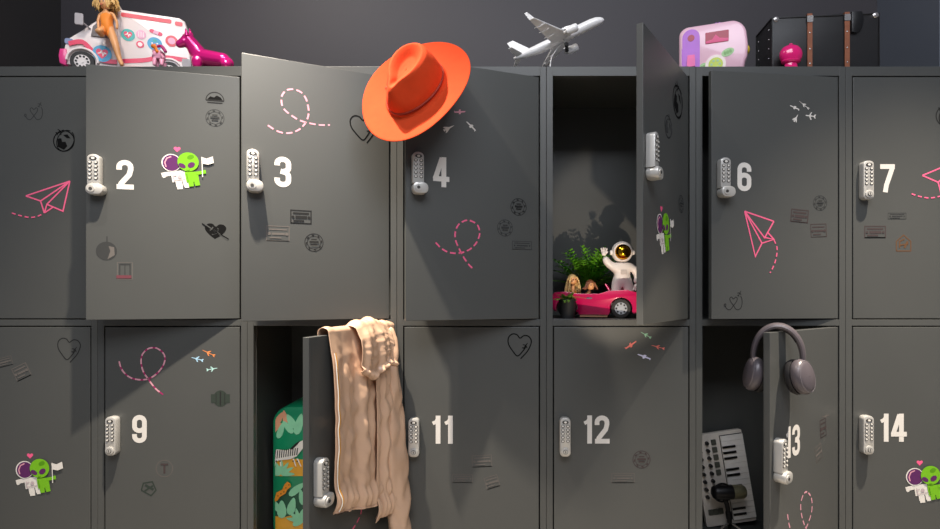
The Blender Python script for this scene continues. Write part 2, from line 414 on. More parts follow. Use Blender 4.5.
# ------------------------------------------------------------------ lock
def make_lock(door, u, v, open_, K_=1.0):        # u: centre of the lock, v: its lowest point, in the door's plane
    w, p = .0315, .024
    mb = MB(); z0 = .034 if open_ else .0
    pts = rrect(0, (.122 + z0) / 2, w, .122 - z0, .012 if not open_ else .007, 5) if not open_ else [(-w/2, .03), (w/2, .03)] + arc(0, .110, w/2, .012, 0, 180, 10)
    mb.prism(pts, -p, 0, 'y', 0, bevel=.003)
    body = mb.build('keypad_lock', M_LOCK, door, smooth=35, loc=(u, 0, v))
    kb = MB()
    kb.prism(ell(0, .109, .0095, .0055, 16), -p - .0012, -p, 'y', 1); kb.prism(ell(0, .109, .0045, .0035, 12), -p - .0018, -p - .0012, 'y', 0)
    for r in range(5):
        for c in (-1, 1):
            x = c * .0075; z = .0965 - r * .0118
            kb.prism(ell(x, z, .0051, .0047, 14), -p - .0010, -p, 'y', 1); kb.prism(ell(x - .0003, z + .0003, .0032, .0030, 12), -p - .0022, -p - .0010, 'y', 0)
    kp_ = kb.build('keypad', [M_KEY, M_LOCKD], door, loc=(u, 0, v))
    kn = MB()
    if open_:
        kn.prism(rrect(.005, .0165, .043, .033, .0145, 6), -p - .008, -.0, 'y', 0, bevel=.004)
        kn.prism(ell(-.002, .0165, .0095, n=20), -p - .0105, -p - .008, 'y', 0); kn.prism(ell(-.002, .0165, .0045, n=14), -p - .0115, -p - .0105, 'y', 1)
    else:
        kn.prism(ell(0, .0165, .0125, n=24), -p - .004, -p, 'y', 0, bevel=.0012)
        kn.prism(ell(0, .0165, .007, n=18), -p - .0055, -p - .004, 'y', 1); kn.prism(ell(0, .0165, .0058, n=18), -p - .0065, -p - .0055, 'y', 0)
        kn.prism(rrect(0, .0165, .0022, .008, .001, 2), -p - .0070, -p - .0065, 'y', 1)
    kn_ = kn.build('lock_knob', [M_LOCK, M_LOCKD], door, loc=(u, 0, v))
    for o in (body, kp_, kn_): o.scale.z = .94
# ------------------------------------------------------------------ the locker columns
px = K
PITCH = 149.6; SEAM0 = 97.6 - PITCH
DW = 134.4 * K; TD = .017
DEPTH = 118 * K
def zpx(y): return ZC + (CY - y) * K
Z_ROWS = [(zpx(318.5), zpx(77)), (zpx(568.5), zpx(327))]
ANG = {2: 13.4, 3: 24.4, 4: 20.3, 5: 55.4, 6: 7.2, 10: 73.9, 13: 36.0}
DOORS = {}
CAB_LABEL = {
 1: 'grey locker column at the left edge with shut doors, left of number 2',
 2: 'grey locker column with number 2 door ajar above shut number 9 door',
 3: 'grey locker column with number 3 door ajar and a jacket over its lower door',
 4: 'grey locker column with number 4 door ajar above shut number 11 door',
 5: 'grey locker column with pink toy car in its open upper locker, above number 12',
 6: 'grey locker column with number 6 above open number 13 holding a keyboard',
 7: 'grey locker column at the right edge with shut doors 7 and 14'}
for c in range(1, 8):
    x0 = (SEAM0 + PITCH * (c - 1) - CX) * K + .0005; x1 = x0 + PITCH * K - .001
    cab = thing('locker_cabinet', CAB_LABEL[c], 'locker', ((x0 + x1) / 2, 0, 0), group='grey numbered locker columns')
    h = (x1 - x0) / 2; st = 6.1 * K
    f = MB(); zt = ZTOP; zb = zpx(577)
    f.box((-h, 0, zb), (-h + st, .022, zt)); f.box((h - st, 0, zb), (h, .022, zt))
    for a, b in ((zpx(75.9), zt), (zpx(325.8), zpx(319.6)), (zb, zpx(569.6))): f.box((-h + st, 0, a), (h - st, .022, b))
    f.box((-h, .022, zb), (-h + .004, DEPTH + .012, zt)); f.box((h - .004, .022, zb), (h, DEPTH + .012, zt))
    f.box((-h + .004, .022, zt - .004), (h - .004, DEPTH + .012, zt)); f.box((-h + .004, .022, zb), (h - .004, DEPTH + .012, zpx(569.2)))
    f.box((-h + .004, .022, zpx(322)), (h - .004, DEPTH, zpx(319.2)))
    f.box((-h + .004, DEPTH, zb + .02), (h - .004, DEPTH + .012, zt - .004))
    f.box((-h + .01, .03, .0), (h - .01, DEPTH, zb))
    f.build('frame', M_FRAME, cab, smooth=0, bevel=.0008)
    for row in (0, 1):
        n = c + 7 * row; z0, z1 = Z_ROWS[row]
        d = MB()
        d.box((-DW, 0, 0), (0, TD, z1 - z0))
        door = d.build('door', M_DOOR, cab, smooth=0, bevel=.0012, loc=(DW / 2, 0, z0))
        door.rotation_euler = (0, 0, math.radians(ANG.get(n, 0)))
        DOORS[n] = door
bpy.context.view_layer.update()
NUM = {2: (116, 189), 3: (274, 186.5), 4: (433, 186.5), 6: (737, 191), 7: (879.5, 192.3), 9: (132, 443), 11: (430.5, 443.7), 12: (582, 443.5), 13: (785, 459.5), 14: (878.5, 441.7)}
LOCK = {2: (95.5, 196), 3: (252, 193), 4: (417, 195), 5: (649, 181), 6: (723.5, 198.5), 7: (863, 200.5), 9: (111, 453.5), 10: (321.5, 503), 11: (412.5, 455.0), 12: (563.5, 454.5), 13: (781.5, 479), 14: (864.5, 452.5)}
for n, door in DOORS.items():
    zr = None
    h = door.dimensions.z
    if n in (1, 8): u, v = -DW + .036, .385
    else:
        q = to_door(door, *LOCK[n]); u = -DW + .036; v = q.y
        if n == 5: v = .352
    u = -DW + {2: .028, 3: .028, 4: .031, 6: .031}.get(n, .031)
    make_lock(door, u, v, n in ANG)
    if n in NUM:
        q = to_door(door, *NUM[n]); number(door, str(n), q.x, q.y)
DD = DOORS
# door 1
heart_loop(DD[1], 34, 112, .05, V_FAINT); globe(DD[1], 64, 141, .062)
c = crop(5, 90, 3.918)
paper_plane(DD[1], [c(g) for g in ([(82, 415), (255, 357)], [(82, 415), (140, 435), (255, 357)], [(140, 435), (155, 482)], [(155, 482), (165, 448), (255, 357)], [(165, 448), (228, 475), (255, 357)], [(155, 482), (188, 460)])], c([(28, 482), (60, 492), (95, 499), (125, 496), (152, 484)]))
# door 2
couple(DD[2], 187.5, 168.5, .127); heart_s = local_map(Sticker(DD[2], 215.5, 231), .028, math.radians(-4))
heart_s.poly([(x * 1.05, y * .85) for x, y in cr(HEART + [HEART[0]], 4)], V_BLACK); heart_s.poly([(-1.35, .75), (-1.2, .75), (1.3, -.75), (1.25, -.9)], M_DOOR)
heart_s.poly([(x * .6 * .82 + y * .6 * .57 + .05, -x * .6 * .57 + y * .6 * .82 - .1) for x, y in PLANE], M_DOOR); heart_s.poly([(x * .5 * .82 + y * .5 * .57 + .05, -x * .5 * .57 + y * .5 * .82 - .1) for x, y in PLANE], V_BLACK)
heart_s.line([(.5, -.3), (1.35, -.75)], .003, V_BLACK); heart_s.line([(-1.35, .65), (-.7, .2)], .003, V_BLACK); heart_s.done('heart_sticker', 'solid black heart sticker crossed by a plane')
s = local_map(Sticker(DD[2], 215, 98), .026); s.line(arc(0, -.3, .95, .95, 0, 180, 14), .0025, V_INK); s.line([(-.95, -.3), (.95, -.3)], .004, V_INK); s.poly([(-.8, -.2), (-.5, .15), (-.1, .05), (.2, .3), (.6, .1), (.8, -.2)], V_BLACK); s.line([(-.8, -.55), (.8, -.55)], .003, V_INK); s.done('stamp_sticker')
stamp_round(DD[2], 215, 118, .05, V_FAINT)
s = local_map(Sticker(DD[2], 106.5, 251), .028); s.poly(ell(0, 0, .95), V_FAINT); s.line([(.05, .6), (.05, 1.5)], .003, V_FAINT); s.poly([(.1, -.85), (.75, -.4), (.7, .4), (.2, .5), (.35, 0)], V_PALEINK); s.done('stamp_sticker')
s = local_map(Sticker(DD[2], 125, 271), .024); s.line([(-.8, -1), (.8, -1), (.8, 1), (-.8, 1), (-.8, -1)], .0016, V_PALEINK); s.line([(-.55, -.6), (-.55, .8), (.55, .8), (.55, -.6)], .003, V_FAINT); s.line([(0, -.6), (0, .8)], .002, V_FAINT); s.line([(-.9, -.7), (.7, -.7)], .009, V_ROSE); s.done('stamp_sticker')
# door 3
c = crop(255, 80, 6.615)
loop(DD[3], c([(85, 300), (135, 332), (185, 350), (235, 350), (285, 332), (320, 302), (345, 262), (355, 215), (350, 170), (335, 120), (305, 82), (255, 62), (210, 68), (180, 100), (175, 145), (190, 190), (235, 230), (285, 262), (335, 280), (380, 290), (430, 298), (497, 298)]), m=V_PALE)
heart_line(DD[3], 363, 128, .075, V_BLACK, w=.004, tilt=0)
stamp_rect(DD[3], 301, 217, .054, .036, V_INK, 0, True); stamp_rect(DD[3], 278, 233.5, .058, .04, V_PALEINK); stamp_round(DD[3], 314, 242.5, .05, V_INK)
# door 4
c = crop(425, 120, 3.306)
loop(DD[4], c([(35, 405), (55, 425), (80, 438), (110, 440), (140, 432), (165, 412), (180, 380), (175, 350), (155, 335), (135, 332), (112, 345), (100, 370), (102, 400), (120, 440), (140, 472), (166, 499)]))
planelet(DD[4], 449, 128, .036, 30, M_WHITE, JET, .8); planelet(DD[4], 471, 126, .036, 140, M_WHITE, GLIDER, .7); planelet(DD[4], 460, 112, .034, 10, V_PALE, GLIDER, .8)
stamp_round(DD[4], 518.5, 207, .05, V_INK); stamp_round(DD[4], 505, 228, .048, V_FAINT); stamp_rect(DD[4], 522, 245.5, .062, .024, V_FAINT)
# door 5
couple(DD[5], 664.5, 231, .128); globe(DD[5], 677.5, 102, .09, V_BLACK, .2); globe(DD[5], 668, 127, .06, V_FAINT, -.2); stamp_round(DD[5], 681, 204, .05, V_FAINT)
# door 6
c = crop(690, 190, 3.76)
paper_plane(DD[6], [c(g) for g in ([(205, 80), (315, 118)], [(315, 118), (280, 180), (205, 80)], [(205, 80), (270, 200)], [(205, 80), (245, 250), (270, 200), (315, 186), (278, 178)], [(292, 160), (315, 186)])], c([(315, 188), (326, 215), (325, 245), (316, 280), (300, 312)]))
planelet(DD[6], 794.5, 107.5, .032, 160, M_WHITE, GLIDER, .7); planelet(DD[6], 804, 105, .040, 145, M_WHITE, PLANE, .35); planelet(DD[6], 796, 118, .026, 60, M_WHITE, JET, 1); planelet(DD[6], 810.5, 116, .034, 175, M_WHITE, PLANE, .9)
stamp_round(DD[6], 820, 203, .044, V_FAINT); stamp_rect(DD[6], 799.5, 216, .054, .036, V_MAUVE, -.08, True); stamp_rect(DD[6], 818.5, 230.5, .05, .038, V_MAUVE, .05)
heart_loop(DD[6], 733.5, 301.5, .052, V_INK)
# door 7
c = crop(850, 80, 2.933)
paper_plane(DD[7], [c(g) for g in ([(212, 280), (345, 225)], [(212, 280), (258, 300), (345, 225)], [(258, 300), (270, 345)], [(270, 345), (282, 312), (345, 225)], [(282, 312), (330, 340), (345, 225)])], c([(180, 334), (205, 342), (235, 346), (268, 340)]))
globe(DD[7], 946, 116, .06, V_INK); stamp_rect(DD[7], 897, 216, .054, .018, V_FAINT); stamp_rect(DD[7], 875, 232, .062, .034, V_MAUVE, 0, True)
s = local_map(Sticker(DD[7], 903.5, 243), .024); s.line([(-.9, -1), (-.9, .2), (0, 1), (.9, .2), (.9, -1), (-.9, -1)], .003, V_BROWN); s.line([(-.5, -.6), (-.5, .2), (.1, .5)], .004, V_BROWN); s.line([(.1, -.6), (.5, .2)], .006, V_BROWN); s.line([(-.6, -.3), (.6, -.1)], .004, V_BROWN); s.done('stamp_sticker')
# door 8
heart_line(DD[8], 68.5, 349, .068, V_INK, w=.0028); couple(DD[8], 39.5, 474.5, .13)
stamp_rect(DD[8], 4, 362, .05, .026, V_PALEINK, .25); stamp_rect(DD[8], 21.5, 372, .046, .04, V_PALEINK, .45)
# door 9
c = crop(110, 340, 7.054)
loop(DD[9], c([(65, 150), (80, 200), (110, 240), (145, 265), (190, 278), (240, 280), (290, 265), (340, 228), (380, 170), (388, 120), (365, 80), (320, 55), (270, 62), (230, 100), (220, 155), (235, 220), (270, 275), (320, 340), (375, 385)]), V_MAG, V_PALE, .0046)
planelet(DD[9], 208.8, 353, .042, 155, V_ORANGE, PLANE, .5); planelet(DD[9], 197.5, 359, .038, 165, V_BLUE, PLANE, .6); planelet(DD[9], 212, 369, .034, 10, V_TEAL, PLANE, .6)
s = local_map(Sticker(DD[9], 220.5, 398.5), .026); s.poly(ell(0, 0, .85, .95, 20), V_GREENINK); s.poly([(-1.1, .5), (1.1, .5), (1.1, -.5), (-1.1, -.5)], V_GREENINK); s.line([(0, -.8), (0, .8)], .004, V_INK); s.line([(-.5, -.6), (-.5, .6)], .002, V_INK); s.line([(.5, -.6), (.5, .6)], .002, V_INK); s.done('stamp_sticker')
s = local_map(Sticker(DD[9], 164.5, 468.5), .025); s.line(ell(0, 0, 1) + [(1, 0)], .0022, V_PALEINK); s.line([(0, -.6), (0, .6)], .006, V_MAUVE); s.line([(-.45, .5), (.45, .5)], .005, V_MAUVE); s.done('stamp_sticker')
s = local_map(Sticker(DD[9], 149, 488), .024, -.5); s.line([(-.7, -.7), (.7, -.7), (.9, .2), (0, .9), (-.9, .2), (-.7, -.7)], .004, V_GREENINK); s.line([(-.6, .1), (.6, .1)], .007, V_GREENINK); s.line([(-.3, -.6), (.3, .5)], .005, V_GREENINK); s.done('stamp_sticker')
# door 10: end of a dashed path under the jacket
loop(DD[10], [(352, 530), (357, 522), (361, 512), (360, 500), (352, 494)], m=V_PINK)
# door 11
heart_line(DD[11], 519, 345, .07, V_BLACK, w=.0036)
stamp_rect(DD[11], 482, 461, .058, .034, V_PALEINK, .05); stamp_rect(DD[11], 462.5, 478.5, .06, .024, V_PALEINK); stamp_rect(DD[11], 492, 482, .04, .034, V_PALEINK, .3)
# door 12
planelet(DD[12], 646, 335, .036, 150, V_LGREEN, PLANE, .45); planelet(DD[12], 631, 345, .04, 35, V_SALM, GLIDER, .7); planelet(DD[12], 658, 347, .042, 165, V_SALM, PLANE, .4); planelet(DD[12], 644, 356.5, .042, 160, V_LAV, GLIDER, .6)
stamp_round(DD[12], 641.5, 459.5, .052, V_MAUVE); stamp_rect(DD[12], 623, 478, .068, .028, V_PALEINK)
# door 13
c = crop(760, 395, 3.948)
loop(DD[13], c([(108, 470), (114, 510), (128, 550), (150, 565), (172, 540), (190, 505), (204, 455), (203, 410), (190, 386), (178, 384), (166, 404), (160, 440), (166, 485), (178, 520), (192, 550)]), m=V_PALE)
stamp_rect(DD[13], 823, 428, .036, .05, V_MAUVE, .1); stamp_rect(DD[13], 818.5, 453, .04, .044, V_PALEINK, .3); planelet(DD[13], 826, 416, .05, 0, V_PALEINK, GLIDER, .4)
# door 14
couple(DD[14], 929, 481.5, .13)
# ================================================================== things on top of the lockers
P_WHITE = mat('toy_white_plastic', '#f3e6e2', .3, 0, .01, coat=.3); P_PINK = mat('toy_hot_pink', '#e8428a', .3, 0, .02, coat=.3)
P_CORAL = mat('toy_coral', '#ea5a62', .35, 0, .02); P_ROSE = mat('toy_rose_stripe', '#e84868', .35, 0, .02); P_BLACK = mat('black_rubber', '#1d1a1a', .55)
P_GLASS = mat('smoky_toy_window', '#77706f', .12, 0, .02); P_BLUE = mat('toy_sky_blue', '#52a9d2', .4); P_TEAL = mat('toy_teal', '#4fb6b0', .4); P_LPINK = mat('toy_light_pink', '#f3b3cc', .4)
P_GREY = mat('toy_grey', '#a8a2a4', .4); P_CHROME = mat('chrome_toy_metal', '#d8d8dc', .15, .9, .02)
SKIN = mat('doll_skin', '#dfa06a', .45, 0, .02); HAIR = mat('blonde_doll_hair', '#d6ab66', .55, 0, .25, 120, .4, 500); OR_CLOTH = mat('orange_doll_cloth', '#f08a2c', .7, 0, .04, 80, .2, 600)
def zat(py, d): return ((CY - py) * (1 + d / D) - 226.5) * K       # height above the locker top of a photo pixel at depth d
# ---------------- toy ambulance
def ribbon_y(mb, pts, w, y, mi=0):
    v, f = ribbon(pts, w); mb.add([(p.x, y, p.y) for p in v], f, mi)
def wheel(parent, x, y, z, r, wid, side, tyre, hubm, slot, name='wheel', n_slots=10, spoke=False):
    m = MB(); prof = [(r * .62, 0), (r * .95, 0), (r, wid * .15), (r, wid * .85), (r * .95, wid), (r * .62, wid), (r * .6, wid * .8), (.0, wid * .8), (0, wid * .2), (r * .6, wid * .2), (r * .62, 0)]
    m.lathe(prof, n=32)
    m.v = [Vector((p.x, -side * (wid - p.z) if False else (p.z if side > 0 else -p.z), p.y)) for p in m.v]
    t = m.build(name, tyre, parent, smooth=40, loc=(x, y, z))
    h = MB(); q = -1 if side > 0 else 1
    yo = .0004 * q
    h.prism(ell(0, 0, r * .64, n=28), min(0, wid * .25 * -q) if q < 0 else -wid * .25, 0 if q > 0 else wid * .25, 'y', 0)
    a, b = (-.0012, -.0002) if side > 0 else (.0002, .0012)
    for i in range(n_slots):
        t_ = 2 * PI * i / n_slots; h.prism(ell(math.cos(t_) * r * .47, math.sin(t_) * r * .47, r * .10, n=10), a, b, 'y', 1)
    h.prism(ell(0, 0, r * .14, n=14), a * 1.5, b * 1.5, 'y', 0)
    h.build('hubcap', [hubm, slot], t, smooth=30)
    return t
amb_rz = math.radians(19)
o0 = W(62, 66.5, 10); 
amb = thing('toy_ambulance', 'white and pink toy ambulance van on top of the lockers at the left', 'toy ambulance', (o0.x, 10 * K, ZTOP + .0006), amb_rz)
AL, AH, AW = .412, .214, .15
prof = [(.004, .022), (.0, .05), (.006, .082), (.014, .101), (.058, .134), (.135, .196), (.150, .206), (.172, .209), (.172, .022)]
b = MB(); b.prism(prof, .004, AW - .004, 'y', 0, bevel=.006)
b.prism([(.172, .018), (.172, .212), (.176, AH), (.372, AH), (.392, .205), (.404, .17), (AL, .09), (AL, .018)], 0, AW, 'y', 0, bevel=.006)
b.build('body', P_WHITE, amb, smooth=35)
m = MB(); m.tube([(.176, -.0035, .018), (.176, -.0035, .15), (.176, -.0035, AH - .004), (.176, .002, AH + .004), (.176, AW - .002, AH + .004)], .005, 8); m.build('door_frame_rib', P_WHITE, amb)
m = MB(); m.prism([(.088, .118), (.094, .148), (.130, .180), (.150, .186), (.158, .184), (.158, .118)], -.0005, .004, 'y'); m.build('side_window', P_GLASS, amb)
m = MB(); m.prism([(.060, .02), (.094, .121)], 0, 0) if False else None
m.add([(.062, .018, .1395), (.132, .018, .1955), (.132, AW - .018, .1955), (.062, AW - .018, .1395)], [(0, 1, 2, 3)]); m.v = [p + Vector((-.001, 0, .0022)) for p in m.v]; m.build('windscreen', P_GLASS, amb)
m = MB(); ribbon_y(m, cr([(.020, .085), (.06, .095), (.088, .075), (.115, .048), (.16, .045), (.20, .052), (.26, .062), (.32, .078), (.40, .078)]), .014, -.0009); m.build('wave_stripe', P_ROSE, amb, smooth=0)
m = MB(); m.prism(rrect(.265, AH - .017, .165, .013, .005), -.0010, 0, 'y'); m.prism(rrect(.372, AH - .021, .026, .013, .005), -.0010, 0, 'y'); m.build('roof_stripe', P_CORAL, amb)
m = MB(); m.prism([(-.007, .022), (-.010, .045), (-.006, .066), (.012, .068), (.016, .05), (.012, .016)], -.003, AW + .003, 'y', bevel=.003); m.build('bumper', P_PINK, amb)
m = MB(); m.prism(rrect(.020, .093, .026, .017, .006), .0015, .012, 'y'); m.build('headlight', mat('headlight_blue_grey', '#8f9bbd', .2, .2), amb)
m = MB(); m.prism(rrect(.058, .158, .026, .034, .004), -.018, -.013, 'y'); m.tube([(.07, -.015, .148), (.085, .004, .140)], .003, 6); m.build('side_mirror', P_GREY, amb)
m = MB(); m.prism(rrect(.398, .055, .03, .055, .006), -.0010, .0, 'y'); m.build('rear_corner_panel', P_GREY, amb)
m = MB(); m.prism(rrect(.30, .030, .22, .022, .004), -.0008, 0, 'y'); m.build('sill_panel', mat('toy_sill_pale', '#efd6d0', .4), amb)
def badge(x, z, r, ring, fill, kind):
    k = MB(); k.prism(ell(x, z, r, n=24), -.0012, 0, 'y', 0)
    if kind == 'heart':
        k.prism([(x + a * r * .62, z + c_ * r * .62) for a, c_ in cr(HEART + [HEART[0]], 3)[:-1]], -.0016, -.0012, 'y', 1)
        ribbon_y(k, [(x - r * .45, z), (x - r * .2, z + r * .05), (x - r * .05, z + r * .3), (x + r * .1, z - r * .25), (x + r * .22, z + r * .1), (x + r * .45, z)], r * .14, -.0018, 2)
    elif kind == 'face':
        k.prism(ell(x - r * .35, z + r * .05, r * .12, n=10), -.0016, -.0012, 'y', 2); k.prism(ell(x + r * .35, z + r * .05, r * .12, n=10), -.0016, -.0012, 'y', 2)
        k.prism(ell(x, z - r * .15, r * .2, r * .15, n=10), -.0016, -.0012, 'y', 1); k.prism(ell(x, z + r * .5, r * .3, r * .2, n=10), -.0015, -.0012, 'y', 3)
    elif kind == 'ring': k.prism(ell(x, z, r * .6, n=16), -.0015, -.0012, 'y', 1)
    elif kind == 'stripes':
        for q in (-.45, 0, .45): k.prism(rrect(x + q * r, z, r * .18, r * 1.2, r * .08, 2), -.0015, -.0012, 'y', 1)
    k.build('badge', [ring, fill, P_WHITE, P_TEAL], amb, smooth=0)
badge(.123, .066, .026, P_BLUE, P_ROSE, 'heart'); badge(.205, .135, .019, P_TEAL, P_ROSE, 'heart'); badge(.247, .142, .014, P_LPINK, P_WHITE, 'stripes')
badge(.244, .110, .011, P_ROSE, P_WHITE, 'ring'); badge(.292, .118, .021, P_BLUE, P_ROSE, 'face'); badge(.348, .134, .018, P_CORAL, P_LPINK, 'ring')
m = MB(); m.M = Matrix.Translation((.296, 0, .155)) @ Matrix.Rotation(.28, 4, 'Y'); m.prism(rrect(0, 0, .038, .012, .006), -.0012, 0, 'y', 0); m.prism(rrect(0, 0, .014, .012, .001), -.0016, -.0012, 'y', 1); m.build('badge', [P_ROSE, P_LPINK], amb)
for x in (.062, .340):
    wheel(amb, x, -.003, .0335, .0335, .024, 1, P_BLACK, mat('hub_white', '#e6dedb', .35), P_BLACK); wheel(amb, x, AW + .003, .0335, .0335, .024, -1, P_BLACK, mat('hub_white', '#e6dedb', .35), P_BLACK)
for x in (.062, .340):
    m = MB(); m.tube([(x + .041 * math.cos(a), -.001, .034 + .041 * math.sin(a)) for a in [PI * i / 14 for i in range(15)]], .004, 6); m.build('wheel_arch', P_WHITE, amb)
SXA = .85
for ch in list(amb.children):
    nm = ch.name.split('.')[0]
    if nm == 'wheel': ch.location.x *= SXA
    elif nm in ('badge', 'wheel_arch'):
        cx_ = sum(v.co.x for v in ch.data.vertices) / len(ch.data.vertices); ch.data.transform(Matrix.Translation((cx_ * (SXA - 1), 0, 0)))
    else: ch.data.transform(Matrix.Diagonal((SXA, 1, 1, 1)))
# ---------------- doll sitting on the side of the ambulance
def JW(px_, py_, d, r): p = W(px_, py_, d); return (p.x, p.y, p.z, r)
def doll_joint(L, base): return [(x - base[0], y - base[1], z - base[2], r) for x, y, z, r in L]
db = W(107, 31, 13)
doll = thing('fashion_doll', 'blonde doll in an orange outfit sitting on the toy ambulance', 'doll', db)
J = doll_joint([JW(108, 30, 13, .015), JW(107, 22, 13, .0115), JW(106.5, 14.5, 13, .0145), JW(106, 10.5, 12.5, .0048), JW(105.5, 7.5, 12, .006),
     JW(111, 31.5, 12, .013), JW(115.5, 45, 6, .0108), JW(119, 58, 6, .0075), JW(122.5, 66, 4, .0055),
     JW(104, 31, 11, .013), JW(97.5, 30.5, 2, .0105), JW(103.5, 36.5, 10, .0075),
     JW(100.5, 14, 13, .0055), JW(98, 21, 11, .0042), JW(98.5, 29, 8, .0035), JW(113, 14, 13, .0055), JW(117, 22, 11, .0042), JW(117, 29, 9, .0035)], db)
skin('body', J, [(0, 1), (1, 2), (2, 3), (3, 4), (0, 5), (5, 6), (6, 7), (7, 8), (0, 9), (9, 10), (10, 11), (2, 12), (12, 13), (13, 14), (2, 15), (15, 16), (16, 17)], SKIN, doll)
m = MB(); hc = Vector(J[4][:3]) + (W(104.8, 3.6, 12) - W(105.5, 7.5, 12)); m.ball(hc, (.0145, .015, .0185), 16, 12); hd = m.build('head', SKIN, doll, smooth=60)
m = MB()
for sx in (-1, 1): m.ball(hc + Vector((sx * .0052, -.0142, .001)), (.0026, .0014, .0016), 10, 6, 0)
m.build('eyes', mat('doll_eye', '#27405c', .3), hd)
m = MB(); m.tube([hc + Vector((-.004, -.0142, -.0085)), hc + Vector((0, -.0150, -.0092)), hc + Vector((.004, -.0142, -.0085))], .0009, 6); m.build('mouth', P_ROSE, hd)
m = MB()
m.ball(hc + Vector((0, .005, .004)), (.018, .015, .019), 16, 12)
for i in range(130):
    a = random.uniform(0, 2 * PI); r0 = .013
    st = hc + Vector((math.cos(a) * r0, .004 + math.sin(a) * .012 + .003, .014 + random.uniform(-.006, .005)))
    side = 1 if math.cos(a) > 0 else -1
    out = Vector((math.cos(a) * random.uniform(.008, .020), abs(math.sin(a)) * .012 if math.sin(a) > -.3 else -.006, 0))
    pts = [st, st + out * .6 + Vector((0, 0, random.uniform(-.003, .010))), st + out + Vector((random.uniform(-.005, .005), 0, random.uniform(-.02, -.006))), st + out * 1.0 + Vector((random.uniform(-.007, .007), 0, random.uniform(-.034, -.014)))]
    m.tube(cr(pts, 4), [.0019] * 12 + [.0006], 5)
m.build('hair', HAIR, doll, smooth=60)
T = doll_joint([JW(108, 31, 13, .020), JW(107, 22, 13, .0150), JW(106.5, 14.8, 13, .0170), JW(101.8, 13.5, 13, .0075), JW(112, 13.5, 13, .0075), JW(110.5, 33, 12, .0155), JW(113, 38.5, 10, .0132), JW(104, 31, 10.5, .015), JW(100, 31, 6, .0132)], db)
skin('romper', T, [(0, 1), (1, 2), (2, 3), (2, 4), (0, 5), (5, 6), (0, 7), (7, 8)], OR_CLOTH, doll)
# ---------------- small toy in front of the ambulance
SHELL_PINK = mat('pale_pink_toy', '#f3a7c0', .35, coat=.3)
tb = Vector((W(161, 66.5, 8).x, 5 * K, ZTOP + .0006))
toy = thing('toy_pony', 'small pale pink toy with orange and magenta tufts before the ambulance wheel', 'toy figure', tb)
J = [(0, 0, .034, .014), (.008, 0, .036, .013), (-.010, 0, .040, .010), (-.012, 0, .052, .010), (-.018, -.002, .056, .007), (-.010, -.007, .018, .006), (-.010, -.007, .0045, .0055), (-.010, .007, .018, .006), (-.010, .007, .0045, .0055), (.012, -.007, .018, .006), (.012, -.007, .0045, .0055), (.012, .007, .018, .006), (.012, .007, .0045, .0055)]
skin('body', J, [(0, 1), (0, 2), (2, 3), (3, 4), (2, 5), (5, 6), (2, 7), (7, 8), (1, 9), (9, 10), (1, 11), (11, 12)], SHELL_PINK, toy)
m = MB(); m.tube(cr([(-.016, -.006, .064), (-.008, -.010, .062), (-.002, -.010, .052), (.002, -.012, .042)], 4), [.006] * 6 + [.0045] * 6 + [.002], 8); m.build('mane', mat('toy_orange_tuft', '#f0852e', .5), toy)
m = MB(); m.tube(cr([(-.004, 0, .066), (.008, -.004, .066), (.016, -.004, .058), (.022, -.002, .046)], 4), [.004] * 6 + [.005] * 6 + [.002], 8); m.build('tail', mat('toy_magenta_tuft', '#b81e72', .45), toy)
# ---------------- glossy magenta pony figurine
MAGENTA = mat('glossy_magenta', '#d40f7c', .14, .35, .01, coat=1.0)
pb = Vector((W(205, 66.5, 13).x, 13 * K, ZTOP + .0006))
pon = thing('dog_figurine', 'glossy magenta dog figurine with raised neck beside the toy ambulance', 'figurine', pb)
def PJ(x, y, dd, r): p = W(x, y, dd); return (p.x - pb.x, p.y - pb.y, p.z - pb.z, r)
v3 = lambda x, y, dd: Vector(PJ(x, y, dd, 0)[:3])
def leg_to(x, y, dd): a = v3(x, y, dd); b = a.copy(); b.z = .0145; return a, b
caps = [(v3(184.5, 42, 8), v3(179.5, 44.2, 6.5), .0150, .0115), (v3(188, 39.5, 10), v3(184.5, 42, 8), .0185, .0150), (v3(188.5, 39.5, 10), v3(200, 56, 13), .0185, .026),
        (v3(200, 57, 13), v3(223, 60.5, 13), .026, .0225), (v3(223, 60.5, 13), v3(228, 63.5, 13), .0225, .018)]
for x, y, dd in ((197, 61, 8), (199, 61, 18), (226, 64, 8), (227, 64, 18)): a, b = leg_to(x, y, dd); caps.append((a, b, .016, .014))
blob('body', caps, MAGENTA, pon)
m = MB()
for dx, dy in ((-.5, 6), (3.5, 14)):
    e = [PJ(187.8 + dx, 36.5, dy, 0)[:3], PJ(186.0 + dx, 28.6, dy, 0)[:3]]; m.cyl(e[0], e[1], .0085, .0012, 14)
m.build('ears', MAGENTA, pon)
# ---------------- model aircraft on its stand
A_WHITE = mat('aircraft_white', '#f7f5f3', .28, 0, .01, coat=.4); A_GREY = mat('aircraft_grey_metal', '#b9b7b4', .3, .3)
ab = Vector((W(548, 66.5, 26).x, 26 * K, ZTOP + .0006))
pl = thing('model_aircraft', 'white model airliner climbing on a curved stand above the lockers', 'model plane', ab)
f = Vector((.91, -.10, .395)).normalized(); r = Vector((-.37, -.92, .05)); r = (r - f * r.dot(f)).normalized(); u = r.cross(f)
cen = W(558.6, 39.6, 26) - ab
MA = Matrix((( f.x, -r.x, u.x, cen.x), (f.y, -r.y, u.y, cen.y), (f.z, -r.z, u.z, cen.z), (0, 0, 0, 1)))   # X forward, Y port, Z up
L = .151; R = .0150
m = MB(MA)
st = [(-L, .003, .007), (-L * .93, .006, .006), (-L * .7, .0115, .003), (-L * .42, R, 0), (.3 * L, R, 0), (.72 * L, R, 0), (.85 * L, R * .9, -.001), (.94 * L, R * .66, -.003), (.985 * L, R * .36, -.004), (L, .002, -.005)]
